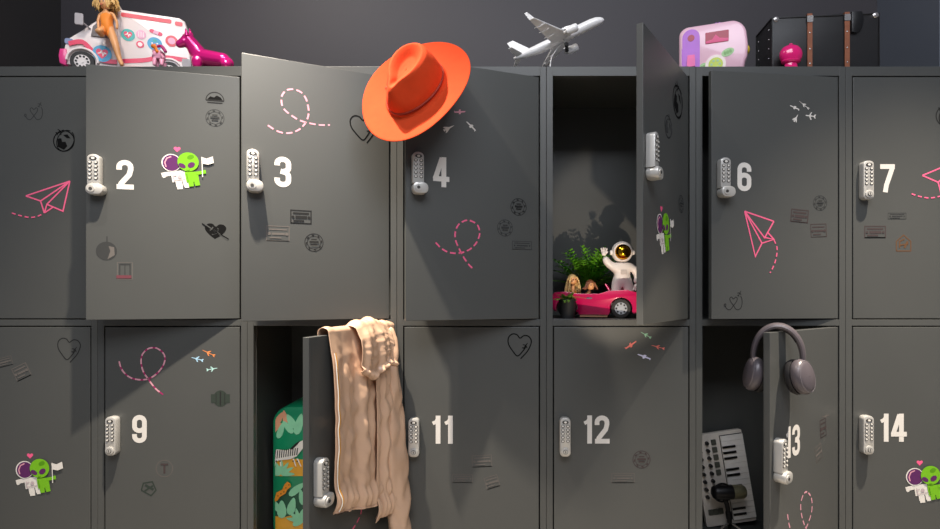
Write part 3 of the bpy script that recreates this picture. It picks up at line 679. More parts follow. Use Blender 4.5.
n = 24; v = [Vector((x, rr * math.cos(2 * PI * i / n), z + rr * math.sin(2 * PI * i / n))) for x, rr, z in st for i in range(n)]
m.add(v, [(k * n + i, k * n + (i + 1) % n, (k + 1) * n + (i + 1) % n, (k + 1) * n + i) for k in range(len(st) - 1) for i in range(n)] + [tuple(range(n)), tuple(range((len(st) - 1) * n, len(st) * n))])
m.build('fuselage', A_WHITE, pl, smooth=50)
def wing(rootx0, rootx1, tipx0, tipx1, span, z0, z1, y0, sgn, th=.0035):
    top = [(rootx0, y0, z0), (rootx1, y0, z0), (tipx1, span, z1), (tipx0, span, z1)]
    v = [(x, sgn * y, z + th * (1 if y < span else .35)) for x, y, z in top] + [(x, sgn * y, z - th * (1 if y < span else .35)) for x, y, z in top]
    q = MB(MA); q.add(v, [(0, 1, 2, 3), (7, 6, 5, 4), (0, 4, 5, 1), (1, 5, 6, 2), (2, 6, 7, 3), (3, 7, 4, 0)]); return q
for sgn in (-1, 1):
    q = wing(.042, -.024, -.068, -.082, .150, -.008, .006, .008, sgn); wg = q.build('wing', A_WHITE, pl, smooth=20, bevel=.001)
    q = wing(-.068, -.082, -.080, -.088, .156, .006, .026, .1495, sgn, .0016); q.build('winglet', A_WHITE, wg, smooth=0)
    for yy in (.052, .085, .112):
        q = MB(MA); te = -.024 - .058 * (yy - .008) / .142; zz = -.008 + .014 * (yy - .008) / .142; q.tube([(te + .026, sgn * yy, zz - .004), (te + .008, sgn * yy, zz - .0055), (te - .006, sgn * yy, zz - .003)], [.0014, .0018, .0006], 8); q.build('flap_fairing', A_WHITE, wg)
    q = MB(MA); ex, ey, ez = .038, sgn * .052, -.020
    prof = [(.0085, .0), (.0115, .003), (.0125, .012), (.0115, .026), (.0085, .036)]
    v = [Vector((ex + .018 - h, ey + rr * math.cos(2 * PI * i / 20), ez + rr * math.sin(2 * PI * i / 20))) for rr, h in prof for i in range(20)]
    q.add(v, [(k * 20 + i, k * 20 + (i + 1) % 20, (k + 1) * 20 + (i + 1) % 20, (k + 1) * 20 + i) for k in range(4) for i in range(20)])
    q.cyl((ex + .013, ey, ez), (ex + .008, ey, ez), .0095, mi=1); q.cyl((ex + .018, ey, ez), (ex + .004, ey, ez), .0025, .004, mi=0)
    q.cyl((ex - .017, ey, ez), (ex - .028, ey, ez), .007, .004, mi=1); q.add([(ex + .008, ey - .001, ez + .012), (ex - .02, ey - .001, ez + .010), (ex - .03, ey - .001, ez + .016), (ex - .012, ey - .001, ez + .017), (ex + .008, ey + .001, ez + .012), (ex - .02, ey + .001, ez + .010), (ex - .03, ey + .001, ez + .016), (ex - .012, ey + .001, ez + .017)], [(0, 1, 2, 3), (7, 6, 5, 4), (0, 4, 5, 1), (1, 5, 6, 2), (2, 6, 7, 3), (3, 7, 4, 0)])
    q.build('engine', [A_WHITE, A_GREY], pl, smooth=40)
    q = wing(-.118, -.142, -.150, -.160, .056, .008, .012, .004, sgn, .0018); q.build('tailplane', A_WHITE, pl, smooth=0)
q = MB(MA); t_ = .0018; F = [(-.090, .010), (-.140, .008), (-.150, .066), (-.130, .066)]
q.prism(F, -t_, t_, 'y'); q.build('tail_fin', A_WHITE, pl, smooth=0, bevel=.0006)
for xx, yy in ((.012, -.012), (.012, .012)):
    q = MB(MA); q.tube([(xx, yy, -.014), (xx, yy, -.036)], .0018, 8, mi=1); q.cyl((xx, yy - .006, -.036), (xx, yy + .006, -.036), .006, mi=0)
    q.build('landing_gear', [P_BLACK, A_GREY], pl)
pts = [W(549.5, 66.5, 26) - ab, W(551, 60, 26) - ab, W(555, 52, 26) - ab, W(562, 43, 26) - ab]; pts[0].z = .004
m = MB(); m.tube(cr([tuple(p) for p in pts], 6), [.0048] * 10 + [.0036] * 9, 10, flat=.45, up=(0, -1, .2)); m.build('stand_arm', A_WHITE, pl)
m = MB(); m.lathe([(0, 0), (.045, 0), (.046, .003), (.04, .006), (0, .007)], n=32); m.build('stand_base', A_WHITE, pl, loc=(.01, .012, 0))
# ---------------- pink toy camper
C_PINK = mat('camper_pink', '#f2c3d3', .32, 0, .01, coat=.4); C_PURP = mat('camper_purple', '#b35ad0', .35); C_RED = mat('camper_window_red', '#a80a38', .35); C_LIME = mat('camper_lime', '#c3d544', .4); C_GREEN = mat('camper_leaf_green', '#a8cf94', .45); C_YEL = mat('camper_yellow', '#efd23a', .35)
cz = -math.radians(20); w0 = W(679, 66.5, 34)
cam_ = thing('toy_camper', 'pale pink toy camper van with purple door on the lockers', 'toy camper', (w0.x, 34 * K, ZTOP + .0006), cz)
CLn, CH, CWd = .200, .165, .115
m = MB()
out = arc(.030, .137, .030, .028, 180, 90, 8) + arc(.152, .112, .046, .053, 90, 12, 10) + [(.201, .085), (.199, .05), (.192, .034), (.190, .012), (.0, .012)]
m.prism(out, 0, CWd, 'y', 0, bevel=.008); m.build('body', C_PINK, cam_, smooth=45)
m = MB(); m.prism([(.010, .014)] + [(.062, .014)] + arc(.036, .128, .026, .026, 0, 180, 12), -.0012, .001, 'y'); dr = m.build('door', C_PURP, cam_)
m = MB(); m.prism(ell(.036, .126, .0105, n=24), -.002, -.0012, 'y'); m.build('window', C_RED, dr)
m = MB(); m.prism(rrect(.036, .046, .024, .026, .003), -.011, -.0012, 'y'); m.prism(rrect(.036, .066, .022, .012, .003), -.004, -.0012, 'y'); m.build('step', mat('camper_step_pink', '#ef4fa0', .3), dr)
m = MB(); m.prism(rrect(.010, .070, .003, .05, .001, 2), -.002, -.0, 'y'); m.build('hinge', C_PURP, dr)
m = MB(); m.prism(rrect(.112, .118, .068, .036, .003), -.0012, .001, 'y'); wn = m.build('window', C_RED, cam_)
m = MB(); m.prism([(.08, .102), (.145, .102), (.145, .110), (.12, .114), (.108, .126), (.098, .112), (.08, .108)], -.0018, -.0012, 'y'); m.build('curtain', mat('curtain_pink', '#e33c7c', .4), wn)
m = MB(); m.prism(ell(.108, .032, .030, n=32), -.004, .001, 'y', 0); m.prism(ell(.108, .032, .021, n=28), -.0055, -.004, 'y', 1)
for i in range(6): a = i * PI / 3; m.prism(ell(.108 + .012 * math.cos(a), .032 + .012 * math.sin(a), .004, n=8), -.006, -.0055, 'y', 2)
m.v = [p if p.z > .0005 else Vector((p.x, p.y, .0005)) for p in m.v]
m.build('wheel', [mat('camper_rim_pink', '#f4e2dc', .35), C_LIME, C_GREEN], cam_)
for x, z, rx in ((.074, .030, .015), (.143, .066, .019)):
    m = MB(); m.prism(ell(x, z, rx, .012, 20, .35), -.001, .0, 'y', 0)
    for dx in (-.4, 0, .4): m.prism(ell(x + dx * rx, z + dx * .006, .004, .006, 10, .3), -.0016, -.001, 'y', 1)
    m.build('leaf_decal', [C_GREEN, mat('camper_leaf_dark', '#86b46f', .5)], cam_)
m = MB(); m.ball((.202, .05, .085), (.008, .016, .014), 14, 8); m.build('rear_knob', C_YEL, cam_)
for x in (.08, .09): 
    m = MB(); m.ball((x + .03, .012, .1665), .0028, 8, 6); m.build('roof_dot', C_PURP, cam_)
m = MB()
for x in (.03, .165):
    for y in (.02, .095): m.cyl((x, y - .008, .0125), (x, y + .008, .0125), .012, n=16)
m.build('castor', P_BLACK, cam_)
# ---------------- black travel trunk
T_BLACK = mat('black_trunk_leatherette', '#232223', .42, 0, .12, 40, .35, 500); T_TAN = mat('tan_leather_strap', '#8f5334', .5, 0, .15, 60, .2, 400); T_METAL = mat('nickel_trunk_fitting', '#c3bebb', .25, .85)
tz = -math.radians(5); t0 = W(772, 66.5, 22)
tr = thing('travel_trunk', 'black travel trunk with two tan leather straps on the lockers', 'trunk', (t0.x, 22 * K, ZTOP + .0006), tz)
TL, TW, TH = .316, .12, .180
m = MB(); m.prism(rrect(TL / 2, TH / 2, TL, TH, .006), 0, TW, 'y', bevel=.003); m.build('body', T_BLACK, tr)
m = MB()
for z in (.002, TH - .002):
    for y in (.0, TW): m.tube([(.0, y, z), (TL, y, z)], .003, 6)
for x in (.0, TL):
    for y in (0, TW): m.tube([(x, y, .003), (x, y, TH - .003)], .003, 6)
    for z in (.003, TH - .002): m.tube([(x, 0, z), (x, TW, z)], .003, 6)
m.v = [p if p.z > 0 else Vector((p.x, p.y, 0)) for p in m.v]; m.build('edge_binding', mat('black_trunk_edge', '#151414', .35), tr)
for x in (.111, .221):
    m = MB(); m.box((x - .0075, -.0055, .001), (x + .0075, -.003, TH + .003)); m.box((x - .0075, -.0055, TH + .003), (x + .0075, TW + .004, TH + .0055)); st = m.build('strap', T_TAN, tr, bevel=.0006)
    m = MB()
    for z in (.03, .075, .125): m.ball((x, -.0058, z), (.0025, .0012, .0025), 10, 6)
    m.build('rivet', T_METAL, st)
    m = MB(); m.prism(rrect(x, TH - .012, .018, .020, .003), -.0075, -.0055, 'y'); m.build('buckle', T_METAL, st)
for x in (.012, TL - .010):
    m = MB(); m.ball((x, .0, TH - .006), (.010, .005, .009), 14, 10); m.ball((x + .002, .012, TH + .0015), (.011, .012, .003), 12, 8); m.build('corner_cap', T_METAL, tr)
m = MB()
for z in (.03, .06, .09, .12, .15):
    for y in (.02, TW - .02): m.ball((-.0015, y, z), .0022, 8, 6)
m.build('side_studs', T_METAL, tr)
m = MB(); m.box((.066, .03, TH + .002), (.145, .055, TH + .006)); m.build('top_plate', T_METAL, tr, bevel=.001)
m = MB(); m.tube(cr([(.19, .04, TH + .002), (.195, .04, TH + .014), (.22, .04, TH + .017), (.265, .04, TH + .015), (.28, .04, TH + .002)], 5), .0045, 8, flat=1.6); m.build('handle', T_BLACK, tr)
m = MB(); m.prism([(.232, TH + .004), (.262, TH + .004), (.268, TH - .02), (.262, TH - .05), (.246, TH - .062), (.232, TH - .058)], -.0095, -.0035, 'y', bevel=.001); m.build('shadow_shape', mat('shadow_shape_black', '#0f0f10', .35), tr)  # soft shadow by the trunk handle, modelled as a dark raised shape
# ---------------- hot pink ball toy in front of the trunk
HP = mat('hot_pink_gloss', '#ef1478', .2, 0, .01, coat=.8)
m = MB(); m.lathe([(0, 0), (.024, 0), (.026, .006), (.022, .012), (.021, .022), (.030, .026), (.033, .031), (.0315, .034), (.036, .042), (.0385, .055), (.036, .070), (.028, .082), (.016, .0895), (.007, .092), (.0055, .097), (0, .099)], n=32)
bo = m.build('pink_ball_toy', HP, None, smooth=50, loc=(W(791.5, 66.5, 8).x, 9.2 * K, ZTOP + .0006)); bo.scale = (.88, .62, .83); tag(bo, 'hot pink round toy on a collar base before the black trunk', 'toy')
# ---------------- orange hat hung on the corner of door 4
FELT = mat('orange_felt', '#cb421b', .85, 0, .05, 40, .25, 700, spec=.2); BAND = mat('rust_hat_band', '#8a2c1c', .6, 0, .08, 60)
ax = Vector((-.27, -.87, .41)).normalized(); fr = Vector((-.46, -.1, -.88)); fr = (fr - ax * fr.dot(ax)).normalized(); sd = ax.cross(fr)
hc = W(416.8, 90.5, -56)
MH = Matrix(((fr.x, sd.x, ax.x, hc.x), (fr.y, sd.y, ax.y, hc.y), (fr.z, sd.z, ax.z, hc.z), (0, 0, 0, 1)))
hat = thing('hat', 'bright orange felt fedora hanging on the corner of number 4 door', 'hat'); hat.matrix_world = MH
def crown_ring(a, rx, ry, z):      # narrower and lower at the front (a = 0)
    c = math.cos(a); fpinch = math.exp(-((abs((a + PI) % (2 * PI) - PI) - .75) / .38) ** 2)
    k = 1 - .26 * fpinch * min(1, max(0, (z - .03) / .06)); t = (c * min(1, rx / .07) + 1) / 2
    zz = min(1, max(0, (z - .03) / .05))
    return Vector((rx * c * (1 + .04 * t), ry * math.sin(a) * k * (1 - (.08 + .50 * zz) * t * t), z - .020 * (t ** 2) * min(1, z / .1)))
def hat_pt(uu, vv):
    a = 2 * PI * uu; c, s_ = math.cos(a), math.sin(a)
    K_ = [(0.0, None)]
    t = vv * 10
    rings = [(.171, .150, 'b1'), (.152, .134, 'b2'), (.126, .110, 'b3'), (.099, .084, 'b4'), (.092, .077, .012), (.088, .073, .040), (.082, .067, .068), (.074, .057, .090), (.066, .047, .097), (.057, .038, .091), (.040, .024, .078), (.020, .012, .075), (.0004, .0003, .074)]
    i = min(int(vv * (len(rings) - 1)), len(rings) - 2); w_ = vv * (len(rings) - 1) - i
    def P(q):
        rx, ry, z = q
        if isinstance(z, str):
            e = {'b1': 1, 'b2': .75, 'b3': .4, 'b4': .05}[z]
            zz = .002 + e * (.012 * s_ * s_ * abs(s_) - .010 * max(0, c) ** 2 + .004)
            return Vector((rx * c, ry * s_, zz))
        return crown_ring(a, rx, ry, z)
    return P(rings[i]).lerp(P(rings[i + 1]), w_)
m = MB(); m.grid(lambda a, b_: hat_pt(a, b_), 72, 36); hb = m.build('felt_body', FELT, hat, smooth=180, solid=.0028, sub=1)
m = MB(); m.tube([crown_ring(2 * PI * i / 48, .0925, .0775, .016 + .003 * math.sin(2 * PI * i / 48)) for i in range(48)], .0042, 8, flat=.5, up=(0, 0, 1), closed=True)
p1 = crown_ring(PI * .60 + PI, .096, .082, .018); m.ball(p1, (.006, .005, .006), 10, 8); m.tube([p1, p1 + Vector((-.012, -.006, .006)), p1 + Vector((-.024, -.006, .002))], .002, 6)
m.build('hat_band', BAND, hat)
# ================================================================== locker 5: car, astronaut, dolls, plants
Z5 = zpx(319.2) + .0006
CARP = mat('car_hot_pink', '#c40f52', .22, .05, .01, coat=.8)
SEATC = mat('car_seat_pale', '#e9c9c6', .5)
car_d = 62; cyaw = -math.radians(15)
ch_ = Vector((math.cos(cyaw), math.sin(cyaw), 0)); cn = Vector((math.sin(cyaw), -math.cos(cyaw), 0))   # heading, side facing the room
fw = W(621, 306, 16)      # front wheel outer face
CLEN, CWID = .302, .118; xf = .217
co_ = fw - ch_ * xf - cn * .001; co_.z = Z5
car = thing('toy_convertible', 'hot pink toy convertible car inside the open upper locker', 'toy car', co_, cyaw)
m = MB(); wr = .030
side = [(.0, .030), (.0, .068), (.010, .080), (.045, .083), (.085, .076), (.150, .076), (.180, .085), (.235, .088), (.282, .076), (.299, .056), (.302, .022), (.254, .014)]
side += [(xf + (wr + .004) * math.cos(math.radians(a)), .030 + (wr + .004) * math.sin(math.radians(a))) for a in range(-15, 196, 15)]
side += [(.180, .010), (.088, .010)] + [(.050 + (wr + .004) * math.cos(math.radians(a)), .030 + (wr + .004) * math.sin(math.radians(a))) for a in range(-15, 196, 15)] + [(.012, .020)]
m.prism(side, .0, .010, 'y', 0, bevel=.0015); m.prism(side, CWID - .010, CWID, 'y', 0, bevel=.0015)
m.prism([(.0, .030), (.0, .068), (.010, .080), (.034, .082), (.034, .068), (.012, .068), (.012, .030)], .009, CWID - .009, 'y')
m.prism([(.034, .018), (.182, .018), (.182, .026), (.034, .026)], .009, CWID - .009, 'y')
m.prism([(.178, .064), (.180, .085), (.235, .088), (.282, .076), (.299, .056), (.302, .022), (.290, .022), (.286, .052), (.270, .066)], .009, CWID - .009, 'y')
m.build('body', CARP, car, smooth=35)
for x in (.050, xf):
    wheel(car, x, -.001, .0304, wr, .022, 1, P_BLACK, mat('hub_silver', '#cfd2d8', .25, .4), P_BLACK, n_slots=8); wheel(car, x, CWID + .001, .0304, wr, .022, -1, P_BLACK, mat('hub_silver', '#cfd2d8', .25, .4), P_BLACK, n_slots=8)
m = MB(); m.box((.048, .014, .026), (.095, CWID - .014, .042)); m.prism([(.036, .030), (.05, .030), (.046, .072), (.036, .072)], .014, CWID - .014, 'y'); m.build('seat', SEATC, car, bevel=.003)
m = MB(); m.tube([(.182, .008, .085), (.170, .012, .104), (.170, CWID - .012, .104), (.182, CWID - .008, .085)], .0028, 8); m.build('windscreen_frame', CARP, car)
m = MB(); m.prism(rrect(.280, .062, .022, .013, .005), -.0015, .004, 'y'); m.build('headlight', P_CHROME, car)
m = MB(); m.prism(rrect(.12, .062, .018, .004, .0018, 2), -.0025, .001, 'y'); m.build('door_handle', P_CHROME, car)
m = MB(); m.prism([(.09, .003), (.176, .003), (.176, .0135), (.09, .0135)], .004, CWID - .004, 'y'); m.build('underside', mat('car_underside_tan', '#b98a68', .5), car)
CB = car.matrix_basis.copy()
def cpt(x, y, z): return CB @ Vector((x, y, z))
# two small dolls slumped in the car
HAIR2 = mat('pale_gold_doll_hair', '#e0b878', .55, 0, .25, 120, .4, 500); HAIRB = mat('brown_doll_hair', '#8a5230', .5, 0, .2, 120, .3, 500)
def car_doll(base, head, m_hair, cloth, label, long_hair, lean):
    t = thing('fashion_doll', label, 'doll', base, group='dolls in the pink toy car')
    bz = Vector((0, 0, 0)); hd_ = head - base
    mid = hd_ * .55 + Vector((0, 0, -.004))
    J = [(0, 0, .010, .0105), (mid.x, mid.y, mid.z, .0105), (hd_.x * .85, hd_.y * .85, hd_.z * .80, .0045), (hd_.x, hd_.y, hd_.z - .006, .006),
         (lean.x, lean.y, .016, .0085), (lean.x * 1.9, lean.y * 1.9, .010, .006), (mid.x + cn.x * .014, mid.y + cn.y * .014, mid.z + .002, .005), (mid.x + cn.x * .022 + ch_.x * .01, mid.y + cn.y * .022 + ch_.y * .01, mid.z - .012, .004)]
    skin('body', J, [(0, 1), (1, 2), (2, 3), (0, 4), (4, 5), (1, 6), (6, 7)], SKIN, t)
    skin('top', [(0, 0, .011, .0125), (mid.x, mid.y, mid.z, .0128), (mid.x + cn.x * .012, mid.y + cn.y * .012, mid.z + .002, .007)], [(0, 1), (1, 2)], cloth, t)
    q = MB(); q.ball(hd_, (.0125, .0125, .015), 14, 10); h_ = q.build('head', SKIN, t, smooth=60)
    fd = (cn * .8 + ch_ * .5).normalized(); sdv = Vector((-fd.y, fd.x, 0))
    q = MB()
    for sx in (-1, 1): q.ball(hd_ + fd * .0115 + sdv * (.0045 * sx) + Vector((0, 0, .001)), .0017, 8, 6)
    q.build('eyes', mat('doll_eye', '#27405c', .3), h_)
    q = MB(); q.ball(hd_ - fd * .004 + Vector((0, 0, .004)), (.0150, .0150, .0155), 14, 10)
    for i in range(45):
        a = random.uniform(0, 2 * PI); d_ = Vector((math.cos(a), math.sin(a), 0))
        if d_.dot(fd) > .6: d_ = -d_
        p0 = hd_ + d_ * .012 + Vector((0, 0, .010)); p1 = hd_ + d_ * .019 + Vector((0, 0, -.006)); p2 = hd_ + d_ * random.uniform(.020, .026) + Vector((random.uniform(-.004, .004), random.uniform(-.004, .004), -random.uniform(.5, 1) * long_hair))
        q.tube(cr([p0, p1, p2], 4), [.0022] * 7 + [.0015, .0006], 5)
    q.build('hair', m_hair, t, smooth=60)
def at_px(px_, py_, P): # helper: depth of a point in plane pixels
    return P
h1 = cpt(.066, .026, .120); car_doll(cpt(.066, .034, .0425), h1, HAIR2, OR_CLOTH, 'blonde doll in orange slumped at the back of the pink toy car', .055, ch_ * .022)
h2 = cpt(.122, .028, .102); car_doll(cpt(.104, .046, .0425), h2, HAIRB, mat('tan_doll_cloth', '#d9a070', .6), 'brown haired doll leaning in the middle of the pink toy car', .016, ch_ * .022)
# ---------------- astronaut figurine
AST = mat('astronaut_white', '#efe6e0', .35, 0, .02, 20, .1, 200); GOLD = mat('gold_visor', '#c8901e', .12, 1.0, .03)
ad = 55
def ap(x, y, dd): return W(x, y, dd)
ab_ = cpt(.163, .074, .0266)
ast = thing('astronaut_figurine', 'white astronaut figurine with gold visor waving inside the open locker', 'figurine', ab_)
dA = ab_.y / K
def AJ(x, y, dd, r): p = W(x, y, dA + dd) - ab_; return (p.x, p.y, p.z, r)
xa = CX + ab_.x / K / (1 + dA / D)      # centre column in the photo
J = [AJ(622, 278, 0, .030), AJ(622, 270.5, 0, .030), AJ(622, 263, 0, .024), AJ(616, 284, 0, .0185), AJ(615.5, 293, 0, .017), AJ(628.5, 284, 0, .0185), AJ(629, 293, 0, .017),
     AJ(612, 266, -1, .0155), AJ(607, 262.5, -3, .0135), AJ(604, 256.5, -4, .011), AJ(633, 267, -1, .0155), AJ(638, 275.5, -2, .0135), AJ(636.5, 284, -4, .011)]
b4 = list(J[4]); b4[2] = .014; b6 = list(J[6]); b6[2] = .014; J[4] = tuple(b4); J[6] = tuple(b6)
J += [(b4[0], b4[1] - .010, .0125, .016), (b6[0], b6[1] - .010, .0125, .016)]
skin('suit', J, [(0, 1), (1, 2), (0, 3), (3, 4), (0, 5), (5, 6), (1, 7), (7, 8), (8, 9), (1, 10), (10, 11), (11, 12), (4, 13), (6, 14)], AST, ast)
m = MB(); hcn = Vector(AJ(622, 252, 0, 0)[:3]); R_ = .0345; m.ball(hcn, R_, 28, 18)
for sx in (-1, 1): m.cyl(hcn + Vector((sx * R_ * .95, 0, -.002)), hcn + Vector((sx * (R_ + .005), 0, -.002)), .009, .007, 16)
hel = m.build('helmet', AST, ast, smooth=50)
m = MB(); vd = Vector((-.12, -1, -.08)).normalized(); m.ball(hcn + vd * .0105 , (.0290, .0290, .0280), 28, 18); m.build('visor', GOLD, hel, smooth=60)
m = MB(); m.tube([hcn + vd * .021 + (Vector((1, 0, 0)) * math.cos(t) + Vector((0, 0, 1)) * math.sin(t)) * .0272 for t in [2 * PI * i / 32 for i in range(32)]], .0028, 8, closed=True, up=vd); m.build('visor_rim', AST, hel)
for k, (hx, hy, hd2, up) in enumerate(((604, 253.5, -4, 1), (636.2, 286.5, -4, -1))):
    m = MB(); c0 = Vector(AJ(hx, hy, hd2, 0)[:3]); m.ball(c0, (.0085, .006, .008), 12, 8)
    for q in range(4):
        dx = (q - 1.5) * .0042; ln = (.012, .014, .0135, .011)[q]
        e = c0 + Vector((dx * 1.5, -.001, up * (.006 + ln * (1 if up > 0 else .6)))); m.tube([c0 + Vector((dx, 0, up * .004)), (c0 + Vector((dx, 0, up * .004))).lerp(e, .6) , e], [.0026, .0025, .0016], 8)
    m.tube([c0 + Vector((.006, -.002, 0)), c0 + Vector((.012, -.003, up * .006))], [.0027, .0018], 8); m.build('glove', AST, ast, smooth=60)
m = MB(); c0 = Vector(AJ(622, 272, 0, 0)[:3]); m.rbox((c0.x - .017, c0.y + .016, c0.z - .024), (c0.x + .017, c0.y + .034, c0.z + .024), .005); m.build('backpack', AST, ast, bevel=.003)
m = MB(); m.rbox((c0.x - .010, c0.y - .0245, c0.z - .008), (c0.x + .010, c0.y - .017, c0.z + .006), .002); m.build('chest_panel', mat('astronaut_panel_grey', '#cfc4bd', .4), ast, bevel=.001)
m = MB(); cw = Vector(AJ(622, 278, 0, 0)[:3]); m.tube([cw + Vector((.0245 * math.cos(t), .0215 * math.sin(t), 0)) for t in [2 * PI * i / 28 for i in range(28)]], .003, 8, closed=True, up=(0, 0, 1)); m.build('belt', AST, ast)
# ---------------- plants
LEAF = mat('fern_green', '#74ba30', .5, 0, .35, 60); LEAF2 = mat('young_leaf_green', '#6f9436', .5, 0, .3, 60); POT = mat('black_plant_pot', '#1a1a1a', .6); SOIL = mat('plant_soil', '#2a1e14', .9)
def blade(mb, p0, dir_, ln, w, droop, mi=0):
    pts = []; n = 7; d0 = Vector(dir_).normalized(); sdv = d0.cross(Vector((0, 0, 1))); sdv = sdv.normalized() if sdv.length > 1e-3 else Vector((1, 0, 0))
    for i in range(n):
        t = i / (n - 1); c = p0 + d0 * (ln * t) + Vector((0, 0, -droop * ln * t * t)); ww = w * math.sin(PI * min(1, .12 + t * .88)) * .5 + .0002
        pts += [c - sdv * ww, c + Vector((0, 0, -.0008)), c + sdv * ww]
    f = []
    for i in range(n - 1):
        a = i * 3; f += [(a, a + 1, a + 4, a + 3), (a + 1, a + 2, a + 5, a + 4)]
    mb.add(pts, f, mi)
fp = W(588, 300, 97); fp.z = Z5
fern = thing('potted_fern', 'green feathery potted fern behind the pink toy car', 'plant', fp)
m = MB(); m.lathe([(0, 0), (.026, 0), (.034, .085), (.036, .085), (.036, .092), (.031, .092), (.031, .084), (0, .084)], n=28); m.build('pot', POT, fern)
m = MB(); m.lathe([(0, .0845), (.030, .0845)], n=20); m.build('soil', SOIL, fern)
m = MB()
for i in range(60):
    a = random.uniform(0, 2 * PI); el = random.uniform(.45, 1.4); d_ = Vector((math.cos(a) * math.cos(el) * .9, math.sin(a) * math.cos(el) * .45 - .15, math.sin(el))).normalized()
    ln = random.uniform(.13, .225); p0 = Vector((random.uniform(-.012, .012), random.uniform(-.012, .012), .084))
    spine = [p0 + d_ * (ln * t) + Vector((0, 0, -.28 * ln * t * t)) for t in [q / 9 for q in range(10)]]
    m.tube(spine, [.0011] * 6 + [.0007] * 4, 5)
    for k in range(3, 10):
        tt = (spine[k] - spine[k - 1]).normalized(); s1 = tt.cross(Vector((0, 0, 1))).normalized()
        for sg in (-1, 1): blade(m, spine[k], tt * .7 + s1 * sg * .8 + Vector((0, 0, .15)), .042 * (1.1 - k / 14), .0085, .25)
lx = (SEAM0 + PITCH * 4 - CX) * K + .012
m.v = [Vector((max(p.x, lx - fp.x), min(p.y, DEPTH - .006 - fp.y), p.z)) for p in m.v]
m.build('foliage', LEAF, fern, smooth=60)
sp = W(567.5, 318, 15); sp.z = Z5
spl = thing('potted_plant', 'small leafy plant in a black pot at the left of the open locker', 'plant', sp)
m = MB(); m.lathe([(0, 0), (.021, 0), (.0255, .054), (.0275, .054), (.0275, .060), (.0235, .060), (.0235, .052), (0, .052)], n=24); m.build('pot', POT, spl)
m = MB(); m.lathe([(0, .0525), (.023, .0525)], n=20); m.build('soil', SOIL, spl)
m = MB()
for i in range(34):
    a = random.uniform(0, 2 * PI); el = random.uniform(.25, 1.3); d_ = Vector((math.cos(a) * math.cos(el) * .75, math.sin(a) * math.cos(el) * .75, math.sin(el)))
    blade(m, Vector((random.uniform(-.008, .008), random.uniform(-.008, .008), .053)), d_, random.uniform(.040, .068), .011, .45)
m.build('foliage', LEAF2, spl, smooth=60)
# ================================================================== locker 10: suitcase and jacket
Z10 = zpx(569.2) + .0006
SC_GREEN = mat('suitcase_green', '#128a5c', .35, 0, .04, coat=.3); SC_OCH = mat('suitcase_ochre', '#e8a628', .35, 0, .06, coat=.3); SC_LEAF = mat('suitcase_mint_leaf', '#8fd6a8', .4); SC_PEACH = mat('suitcase_peach_leaf', '#e0a07a', .4)
SC_W = mat('zebra_white', '#efe9dd', .4); SC_K = mat('zebra_black', '#141414', .4); SC_OR = mat('cheetah_orange', '#e58f1e', .4); SC_DK = mat('suitcase_dark_green', '#14543c', .4)
sx0 = W(272, 407, 34)
case = thing('suitcase', 'jungle print hard suitcase with zebra and cheetah inside the open lower locker', 'suitcase', (sx0.x, 34 * K, Z10))
SW, SH, SD = .30, .467, .20; zo = .035
m = MB(); m.prism(rrect(SW / 2, zo + (SH - zo) / 2, SW, SH - zo, .055, 8), 0, SD, 'y', 0, bevel=.010)
ly = [0]
def dec(pts, mi):
    ly[0] += 1; y = -.0004 - ly[0] * .00008; m.add([(p[0], y, p[1]) for p in pts], [tuple(range(len(pts)))], mi)
def sy(py): return zpx(py) * 1.0  # unused
def SP(pxx, pyy): p = W(pxx, pyy, 34); return (p.x - sx0.x, p.z - Z10)
def clipx(pts): return [(min(max(x, .0108), SW - .0108), min(max(z, zo + .0108), SH - .0108)) for x, z in pts]
def spd(L, mi): dec(clipx([SP(*p) for p in L]), mi)
spd([(272, 462), (280, 458), (292, 458.5), (306, 460), (340, 460), (340, 476), (272, 476)], 1)
spd([(272, 516), (285, 517), (300, 513), (340, 513), (340, 545), (272, 545)], 1)
spd([(272, 494), (284, 490), (300, 488), (340, 489), (340, 513), (300, 513), (285, 517), (272, 516)], 7)
def leafd(x, y, L, w, ang, mi):
    a = math.radians(ang); c, s_ = math.cos(a), math.sin(a); o = []
    for i in range(12):
        t = 2 * PI * i / 12; u_ = L / 2 * math.cos(t); v_ = w / 2 * math.sin(t) * (1 - .35 * math.cos(t)); o.append((x + u_ * c - v_ * s_, y - u_ * s_ - v_ * c))
    spd(o, mi)
for q in ((279, 419, 16, 6, 60, 3), (285, 417, 14, 5, 100, 3), (276, 428, 15, 5, 40, 3), (291, 421, 16, 7, 120, 2), (299, 424, 22, 8, 75, 2), (281, 430, 18, 6, 70, 2), (288, 427, 16, 6, 130, 2), (310, 420, 22, 8, 60, 3), (318, 430, 22, 8, 110, 2), (328, 424, 20, 8, 80, 2)): leafd(*q)
for k in range(7): leafd(281 + 7 * math.cos(.5 * k), 474 - 7 * math.sin(.5 * k), 14, 4, 28.6 * k, 2)
leafd(297, 489, 20, 7, 40, 2); leafd(302, 497, 16, 6, 100, 2); leafd(282, 509, 18, 9, 90, 2); leafd(292, 506, 18, 8, 75, 2); leafd(276, 505, 15, 6, 120, 2); leafd(300, 521, 16, 6, 30, 2)
for k in range(6): leafd(299 + 6 * math.cos(.6 * k), 520 - 6 * math.sin(.6 * k), 13, 4, 34 * k, 2)
for k in range(6): leafd(318 + 8 * math.cos(.6 * k), 500 - 8 * math.sin(.6 * k), 16, 6, 34 * k, 2)
